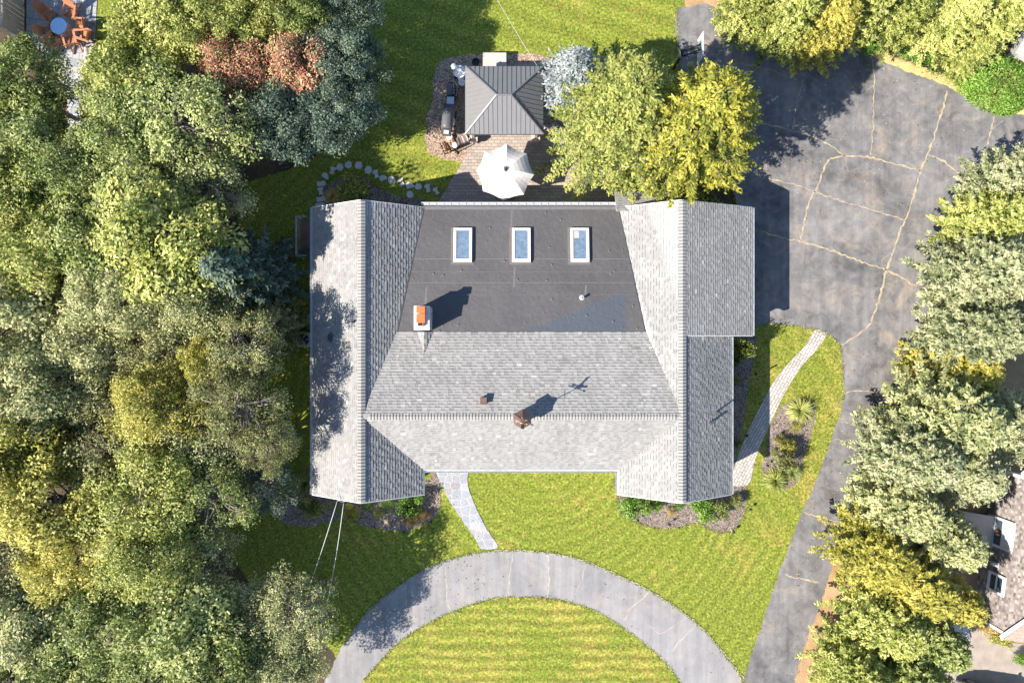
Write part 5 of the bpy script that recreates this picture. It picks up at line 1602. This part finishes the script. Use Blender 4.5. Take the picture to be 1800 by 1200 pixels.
CH = [(80, 21, -40, 'tall backed chair northwest of the round table, back toward the fence'), (128, 17, -100, 'chair north of the round table, in sun on pale paving'), (149, 47, 182, 'chair east of the round table, facing it squarely'), (158, 66, 160, 'chair half hidden by leaves, southeast of the round table'), (130, 79, 105, 'chair south of the round table with its curved back in sun'), (93, 77, 42, 'chair southwest of the round table, fully shaded'), (80, 58, 10, 'dark shaded chair just west of the round table')]
for i, (x, y, a, lab) in enumerate(CH):
    o = ad0 if i == 0 else copy_tree(ad0)
    p = P(x, y, .3); o.location = (p.x, p.y, Z4 + .002); o.rotation_euler = (0, 0, R(a))
    tag(o, 'orange brown slatted ' + lab, 'garden chair', 'chairs round the covered table')
gw = empty('garden_wall', (0, 0, 0), 0, 'low wall of pale pinkish stones along the east side of the neighbour patio', 'stone wall')
random.seed(31)
k = MB()
for i in range(26):
    for j in range(2):
        for z in (0.12, .33):
            y = 85 + 92 * (i + .5) / 26
            p = P(153 + j * 8 + random.uniform(-1.5, 1.5), y + random.uniform(-1, 1), z)
            m = Matrix.Translation(p) @ Matrix.Rotation(random.uniform(0, 3), 4, 'Z') @ Matrix.Diagonal((random.uniform(.24, .36), random.uniform(.17, .26), .22, 1))
            bmesh.ops.create_icosphere(k.bm, subdivisions=2, radius=.58, matrix=m)
k.build('stones', M['wallstone'], gw)
sr = empty('slatted_bench', P(151, 223, 0), R(0), 'weathered bench with open slats casting striped shade south of the stone wall', 'bench')
for i in range(7):
    k = MB(); k.box((0, -.42 + i * .14, .85), (.42, .05, .035)); k.build('slat', M['white'], sr)
for s in (-1, 1):
    k = MB(); k.box((s * .16, 0, .80), (.05, 1.05, .05)); k.build('rail', M['greywood'], sr)
    for y in (-.45, .45):
        k = MB(); k.box((s * .16, y, .4), (.06, .06, .8)); k.build('leg', M['greywood'], sr)
cu_ = empty('striped_cushion', P(137, 205, .4), R(25), 'round navy and teal striped cushion beside the slatted bench', 'cushion')
k = MB(); k.ball((0, 0, 0), .24, 1, 1, .35); k.build('cushion', M['navy'], cu_, 0, True)
for y in (-.17, -.07, .12):
    k = MB(); k.box((0, y, .075 - abs(y) * .12), (.34 if abs(y) < .1 else .26, .05, .02)); k.build('stripe', M['teal'], cu_)
k = MB(); p = P(2, 418, .8); k.box((0, 0, .4), (1.3, 2.0, .8)); o = k.build('storage_bin', M['white'], None, .06); o.location = (p.x - .35, p.y, 0)
tag(o, 'white bin half seen through leaves at the far west frame edge', 'bin')

# ------------------------------------------------------------------ east neighbour house: shingled gable wall seen from above
nhx, nhy = 27.05, -16.0
nh = empty('neighbour_house', (nhx, nhy, 0), 0, 'grey shingled neighbour house with white trimmed windows in its gable wall', 'house')
th = R(-7.5)
wt = Vector((-math.sin(th), math.cos(th), 0))       # along the wall, northward
wn = Vector((-math.cos(th), -math.sin(th), 0))      # outward, toward the driveway
WL, EH, PH = 8.6, 2.66, 6.9
def NW(s, z, o=0.0): return wt * s + wn * o + Vector((0, 0, z))
k = MB()
k.prism([NW(0, 0, -.05), NW(WL, 0, -.05), NW(WL, EH, -.05), NW(WL / 2, PH, -.05), NW(0, EH, -.05)], -wn * 7)
k.build('wall', M['siding'], nh)
q, v = [], []
rnd = random.Random(5)
nz_ = 44
for i in range(nz_):
    z0, z1 = PH * i / nz_, PH * (i + 1) / nz_
    zc = (z0 + z1) / 2
    s0, s1 = 0.0, WL
    if zc > EH:
        t = (zc - EH) / (PH - EH); s0, s1 = t * WL / 2, WL - t * WL / 2
    s = s0
    while s < s1 - 1e-3:
        e_ = min(s1, s + rnd.uniform(.09, .24))
        oo = .035 + rnd.uniform(-.006, .006)
        vv = rnd.gauss(.5, .2)
        q.append([tuple(NW(s, z0, oo)), tuple(NW(e_, z0, oo)), tuple(NW(e_, z1, .008)), tuple(NW(s, z1, .008))]); v.append(vv)
        q.append([tuple(NW(s, z0, oo)), tuple(NW(e_, z0, oo)), tuple(NW(e_, z0, 0)), tuple(NW(s, z0, 0))]); v.append(vv - .3)
        s = e_
M['wallshingle'] = shingle_mat('weathered_wall_shingle', [(0.0, (0.10, 0.085, 0.08)), (.5, (.24, .205, .19)), (1, (.42, .37, .34))])
link_mesh('siding', quads_mesh('siding', q, v), M['wallshingle'], nh)
k = MB()
k.bar(NW(0, 0, .03), NW(0, EH, .03), .16, .10, tuple(wn)); k.build('corner_board', M['white'], nh)
k = MB(); k.bar(NW(WL, 0, .03), NW(WL, EH, .03), .16, .10, tuple(wn)); k.build('corner_board', M['white'], nh)
for (s0, s1) in ((-.3, WL / 2), (WL + .3, WL / 2)):
    k = MB(); zs = EH - .3 * (PH - EH) / (WL / 2) + .12
    k.bar(NW(s0, zs, .14), NW(s1, PH + .12, .14), .06, .26); k.build('rake_board', M['white'], nh)
    k = MB()
    a0, b0 = NW(s0, zs + .14, .18), NW(s1, PH + .26, .18)
    k.prism([a0, b0, b0 - wn * 7.5, a0 - wn * 7.5], .06); k.build('roof', M['pinkroof'], nh)
def n_window(s0, s1, z0, z1, mull, shelf=False):
    k = MB()
    for s in (s0, s1): k.bar(NW(s, z0, .07), NW(s, z1, .07), .13, .09, tuple(wn))
    for z in (z0, z1): k.bar(NW(s0 - .06, z, .075), NW(s1 + .06, z, .075), .10, .14)
    if mull: k.bar(NW(s0, (z0 + z1) / 2, .065), NW(s1, (z0 + z1) / 2, .065), .07, .07)
    wi = k.build('window', M['white'], nh)
    k = MB(); k.bar(NW((s0 + s1) / 2, z0, .045), NW((s0 + s1) / 2, z1, .045), s1 - s0, .02, tuple(wn)); k.build('pane', M['glass'], wi)
    return wi
def wall_sz(px, py):
    """photograph pixel -> (along, height) on the neighbour wall"""
    d = Vector(((px - 900) / 1200, (600 - py) / 1200, -1))
    o_ = Vector((0, 0, CAMH)); p0 = Vector((nhx, nhy, 0))
    t = (p0 - o_).dot(wn) / d.dot(wn)
    r_ = o_ + d * t - p0
    return r_.dot(wt), r_.z
s_a, z_a = wall_sz(1737, 1032); s_b, z_b = wall_sz(1767, 1036)
n_window(s_a - .0, s_a + .95, z_a + .08, z_b - .05, True)
s_c, z_c = wall_sz(1735, 945); s_d, z_d = wall_sz(1780, 950)
wi = n_window(s_c - .2, s_c + 1.35, z_c + .05, z_d + .05, False)
k = MB(); k.bar(NW(s_c + .58, z_c + 1.15, .06), NW(s_c + .58, z_d + .0, .06), 1.45, .012, tuple(wn)); k.build('blind', M['white'], wi)
k = MB(); k.bar(NW(s_c - .12, z_c + .2, .062), NW(s_c + 1.28, z_c + .2, .062), .012, .22); k.build('curtain', M['white'], wi)
for j, (ds, dz, mm) in enumerate(((.25, .3, 'darkgrey'), (.45, .35, 'greywood'), (.62, .3, 'clay'))):
    k = MB(); k.ball(NW(s_c + ds, z_c + .55 + dz, .09), .10, .8, .8, 1.3); k.build('sill_ornament', M[mm], wi, 0, True)
k = MB(); k.bar(NW(s_c - .05, z_c + .5, .1), NW(s_c + .95, z_c + .5, .1), .08, .05); k.build('shelf', M['white'], wi)
s_m, z_m = wall_sz(1750, 990)
k = MB(); k.box(NW(s_m, z_m + .1, .12), (.16, .26, .5), th); mt = k.build('meter_box', M['trim'], nh, .02)
k = MB(); k.lathe([(.10, 0), (.10, .06), (.08, .09)], 16); o = k.build('meter_dial', M['white'], mt); o.location = NW(s_m, z_m + .22, .2); o.rotation_euler = (0, -PI / 2, th)
k = MB(); k.tube([NW(s_m, 0, .08), NW(s_m, z_m, .08)], .03, 8); k.build('conduit', M['white'], nh)
# cellar hatch
ht = empty('cellar_hatch', NW(0, 0) + Vector((nhx, nhy, 0)), 0, 'sloping grey brown metal cellar hatch against the shingled neighbour wall', 'cellar hatch')
s1, _ = wall_sz(1730, 955); s2, _ = wall_sz(1736, 905)
s1, s2 = 4.25, 5.95
k = MB()
k.prism([NW(s1, .02, .06), NW(s1, .75, .06), NW(s1, .32, 1.9), NW(s1, .02, 1.9)], wt * (s2 - s1)); k.build('frame', M['darkgrey'], ht)
k = MB()
k.prism([NW(s1 - .05, .78, .08), NW(s2 + .05, .78, .08), NW(s2 + .05, .35, 1.95), NW(s1 - .05, .35, 1.95)], .05); k.build('door', M['taupe'], ht, .01)
k = MB(); k.bar(NW(s1 - .05, .86, .10), NW(s2 + .05, .86, .10), .06, .06); k.build('hinge_rail', M['trim'], ht)
# bins beside the neighbour patio
st_ = empty('stone_slab_step', P(1682, 1118, 0), R(12), 'shaded grey slab steps beside the golden evergreen on the neighbour patio', 'steps')
for i, (x, y, h_) in enumerate(((0, 0, .15), (.46, .03, .15), (-.46, 0, .15), (.05, .62, .24), (.5, .62, .24))):
    k = MB(); k.box((x, y, h_ / 2 + .02), (.43, .58, h_)); k.build('slab', M['paver_grey'] if i < 3 else M['stone'], st_, .015)

# parked car, only its roof side shows at the frame edge
car = empty('parked_car', P(1752, 1238, .8) - Vector((0, 0, .8)), R(-9), 'silver car at the bottom frame edge with a red tail lamp showing', 'car')
prof = [(-2.2, .45, .72), (-2.22, .75, .80), (-2.1, .98, .84), (-1.3, 1.05, .87), (-.2, 1.02, .88), (.9, .98, .88), (1.7, .90, .84), (2.15, .72, .76), (2.2, .45, .70)]
k = MB(); rings = []
for x, zt, hw in prof:
    rings.append([k.bm.verts.new(c) for c in ((x, -hw, .28), (x, -hw * 1.02, min(zt, .6)), (x, -hw * .93, zt), (x, 0, zt + .04), (x, hw * .93, zt), (x, hw * 1.02, min(zt, .6)), (x, hw, .28))])
for i in range(len(rings) - 1):
    for j in range(6): k.bm.faces.new((rings[i][j], rings[i + 1][j], rings[i + 1][j + 1], rings[i][j + 1]))
    k.bm.faces.new((rings[i][6], rings[i + 1][6], rings[i + 1][0], rings[i][0]))
k.bm.faces.new(rings[0]); k.bm.faces.new(rings[-1][::-1])
body = k.build('body', M['carpaint'], car, 0, True)
def cabin(sc, zz0, zz1, x_off):
    return [[(-2.05, .80), (1.15, .80)], [(-1.55, .64), (.35, .64)]]
k = MB()
lo = [(-2.0, -.80, .98), (1.1, -.80, .96), (1.1, .80, .96), (-2.0, .80, .98)]
hi = [(-1.5, -.62, 1.44), (.25, -.62, 1.46), (.25, .62, 1.46), (-1.5, .62, 1.44)]
a = [k.bm.verts.new(p) for p in lo]; b = [k.bm.verts.new(p) for p in hi]
for i in range(4): k.bm.faces.new((a[i], a[(i + 1) % 4], b[(i + 1) % 4], b[i]))
k.build('window', M['glass'], car)
k = MB(); k.prism([Vector(p) + Vector((0, 0, -.005)) for p in hi], .05); k.build('roof', M['carpaint'], car, .02)
k = MB()
for i in range(4): k.bar(Vector(lo[i]) + Vector((0, 0, .01)), Vector(hi[i]) + Vector((0, 0, .01)), .06, .05)
for sy in (-1, 1): k.bar((-.5, sy * .795, .98), (-.6, sy * .635, 1.45), .06, .05)
k.build('pillar', M['carpaint'], car)
for sy in (-1, 1):
    k = MB(); k.box((-2.08, sy * .68, .84), (.2, .26, .16)); k.build('taillight', M['taillight'], car, .03)
    k = MB(); k.box((2.1, sy * .6, .66), (.16, .32, .12)); k.build('headlight', M['globe'], car, .03)
    k = MB(); k.box((.75, sy * 1.0, 1.0), (.12, .2, .12)); k.build('mirror', M['carpaint'], car, .03)
    for x in (-1.35, 1.4):
        k = MB(); m = Matrix.Translation((x, sy * .80, .33)) @ Matrix.Rotation(PI / 2, 4, 'X')
        bmesh.ops.create_cone(k.bm, cap_ends=True, segments=24, radius1=.33, radius2=.33, depth=.22, matrix=m)
        wh = k.build('wheel', M['tyre'], car, .03)
        k = MB(); bmesh.ops.create_cone(k.bm, cap_ends=True, segments=18, radius1=.2, radius2=.2, depth=.235, matrix=m); k.build('rim', M['steel'], wh)

# northeast: board shed, planks
sh_ = empty('board_shed', P(1812, 104, 0), R(-28), 'low shed with a pale weathered board roof behind the clipped hedge', 'shed')
k = MB(); k.box((.0, 0, .8), (2.6, 1.9, 1.6)); k.build('wall', M['greywood'], sh_)
k = MB()
for i in range(19):
    x = -1.6 + i * .178
    k.box((x, 0, 1.72 + .004 * (i % 2)), (.168, 2.5, .03), 0, R(7))
k.build('roof', M['greywood'], sh_)
pk = empty('board_bench', P(1627, 56, 0), R(38), 'weathered grey plank bench seen through the pale yellow green tree', 'bench')
for i in range(4):
    k = MB(); k.box((random.uniform(-.06, .06), -.3 + i * .2, 3.1 - 2.5), (1.9, .16, .05)); k.build('plank', M['greywood'], pk)
for x in (-.7, .7):
    k = MB(); k.box((x, 0, .29), (.1, .7, .56)); k.build('leg', M['greywood'], pk)
# east edge: low timber wall and an orange red thing between the evergreens
tw = empty('timber_wall', P(1784, 733, 0), R(-10), 'low grey timber retaining wall between two pale evergreens at the east edge', 'retaining wall')
k = MB(); k.box((0, 0, .28), (2.4, .25, .55)); k.build('timber', M['brownwood'], tw, .02)
k = MB(); k.box((0, 0, .58), (2.5, .3, .06)); k.build('cap', M['greywood'], tw, .01)
tp = MB(); tp.box((0, 0, .3), (.9, .7, .5)); tp.ball((0, 0, .5), .42, 1, .8, .5)
o = tp.build('garden_chest', M['red'], None, .05); p = P(1806, 746, .3); o.location = (p.x, p.y, 0)
tag(o, 'orange red garden chest at the frame edge below the timber wall', 'chest')

# fallen leaves and twigs strewn over the lawns, the drive and the beds
rng = np.random.default_rng(99)
cs = []
for (x0_, x1_, y0_, y1_, n_) in ((q_[0], q_[1], q_[2], q_[3], q_[4] // 2) for q_ in ((560, 1190, 0, 110, 350), (430, 850, 880, 1080, 700), (640, 1300, 840, 1190, 450), (1320, 1480, 580, 900, 250), (1380, 1620, 600, 1190, 700), (1230, 1760, 90, 400, 900), (480, 760, 260, 360, 350), (100, 260, 0, 250, 200))):
    cs.append(np.stack([(rng.uniform(x0_, x1_, n_) - 900) / 30, (600 - rng.uniform(y0_, y1_, n_)) / 30, np.full(n_, .058)], 1))
C_ = np.concatenate(cs); n_ = len(C_)
lv = quads_mesh('fallen_leaves', leaves(C_, np.array([0, 0, 1.0]) + rng.normal(size=(n_, 3)) * .25, .09 * rng.uniform(.6, 1.4, n_), .055, rng), rng.uniform(0, 1, n_))
tag(link_mesh('fallen_leaves', lv, LEAF['rust']), kind='stuff')

# grass creeping over the edges of the drives and beds
pts_ = []
for loop in (ARC[2:-1], DRV[36:], [(1084, 826), (1084, 875), (1092, 900), (1120, 918), (1165, 930), (1195, 926), (1222, 919), (1240, 926), (1265, 936), (1290, 931), (1306, 908), (1313, 880)], [(1188, 20), (1192, 60), (1196, 150)]):
    for x, y in smooth_px(loop, False, .55, 0):
        if -60 < x < 1860 and y < 1230: pts_.append((x + rng.normal(0, 1.6), y + rng.normal(0, 1.6)))
pp = np.array(pts_)
n_ = len(pp)
C_ = np.stack([(pp[:, 0] - 900) / 30, (600 - pp[:, 1]) / 30, np.full(n_, .05)], 1)
ev = quads_mesh('edge_grass', leaves(C_, np.array([0, 0, .6]) + rng.normal(size=(n_, 3)) * .8, .13 * rng.uniform(.5, 1.5, n_), .035, rng), rng.uniform(.1, .9, n_))
tag(link_mesh('edge_grass', ev, LEAF['yellowgreen']), kind='stuff')
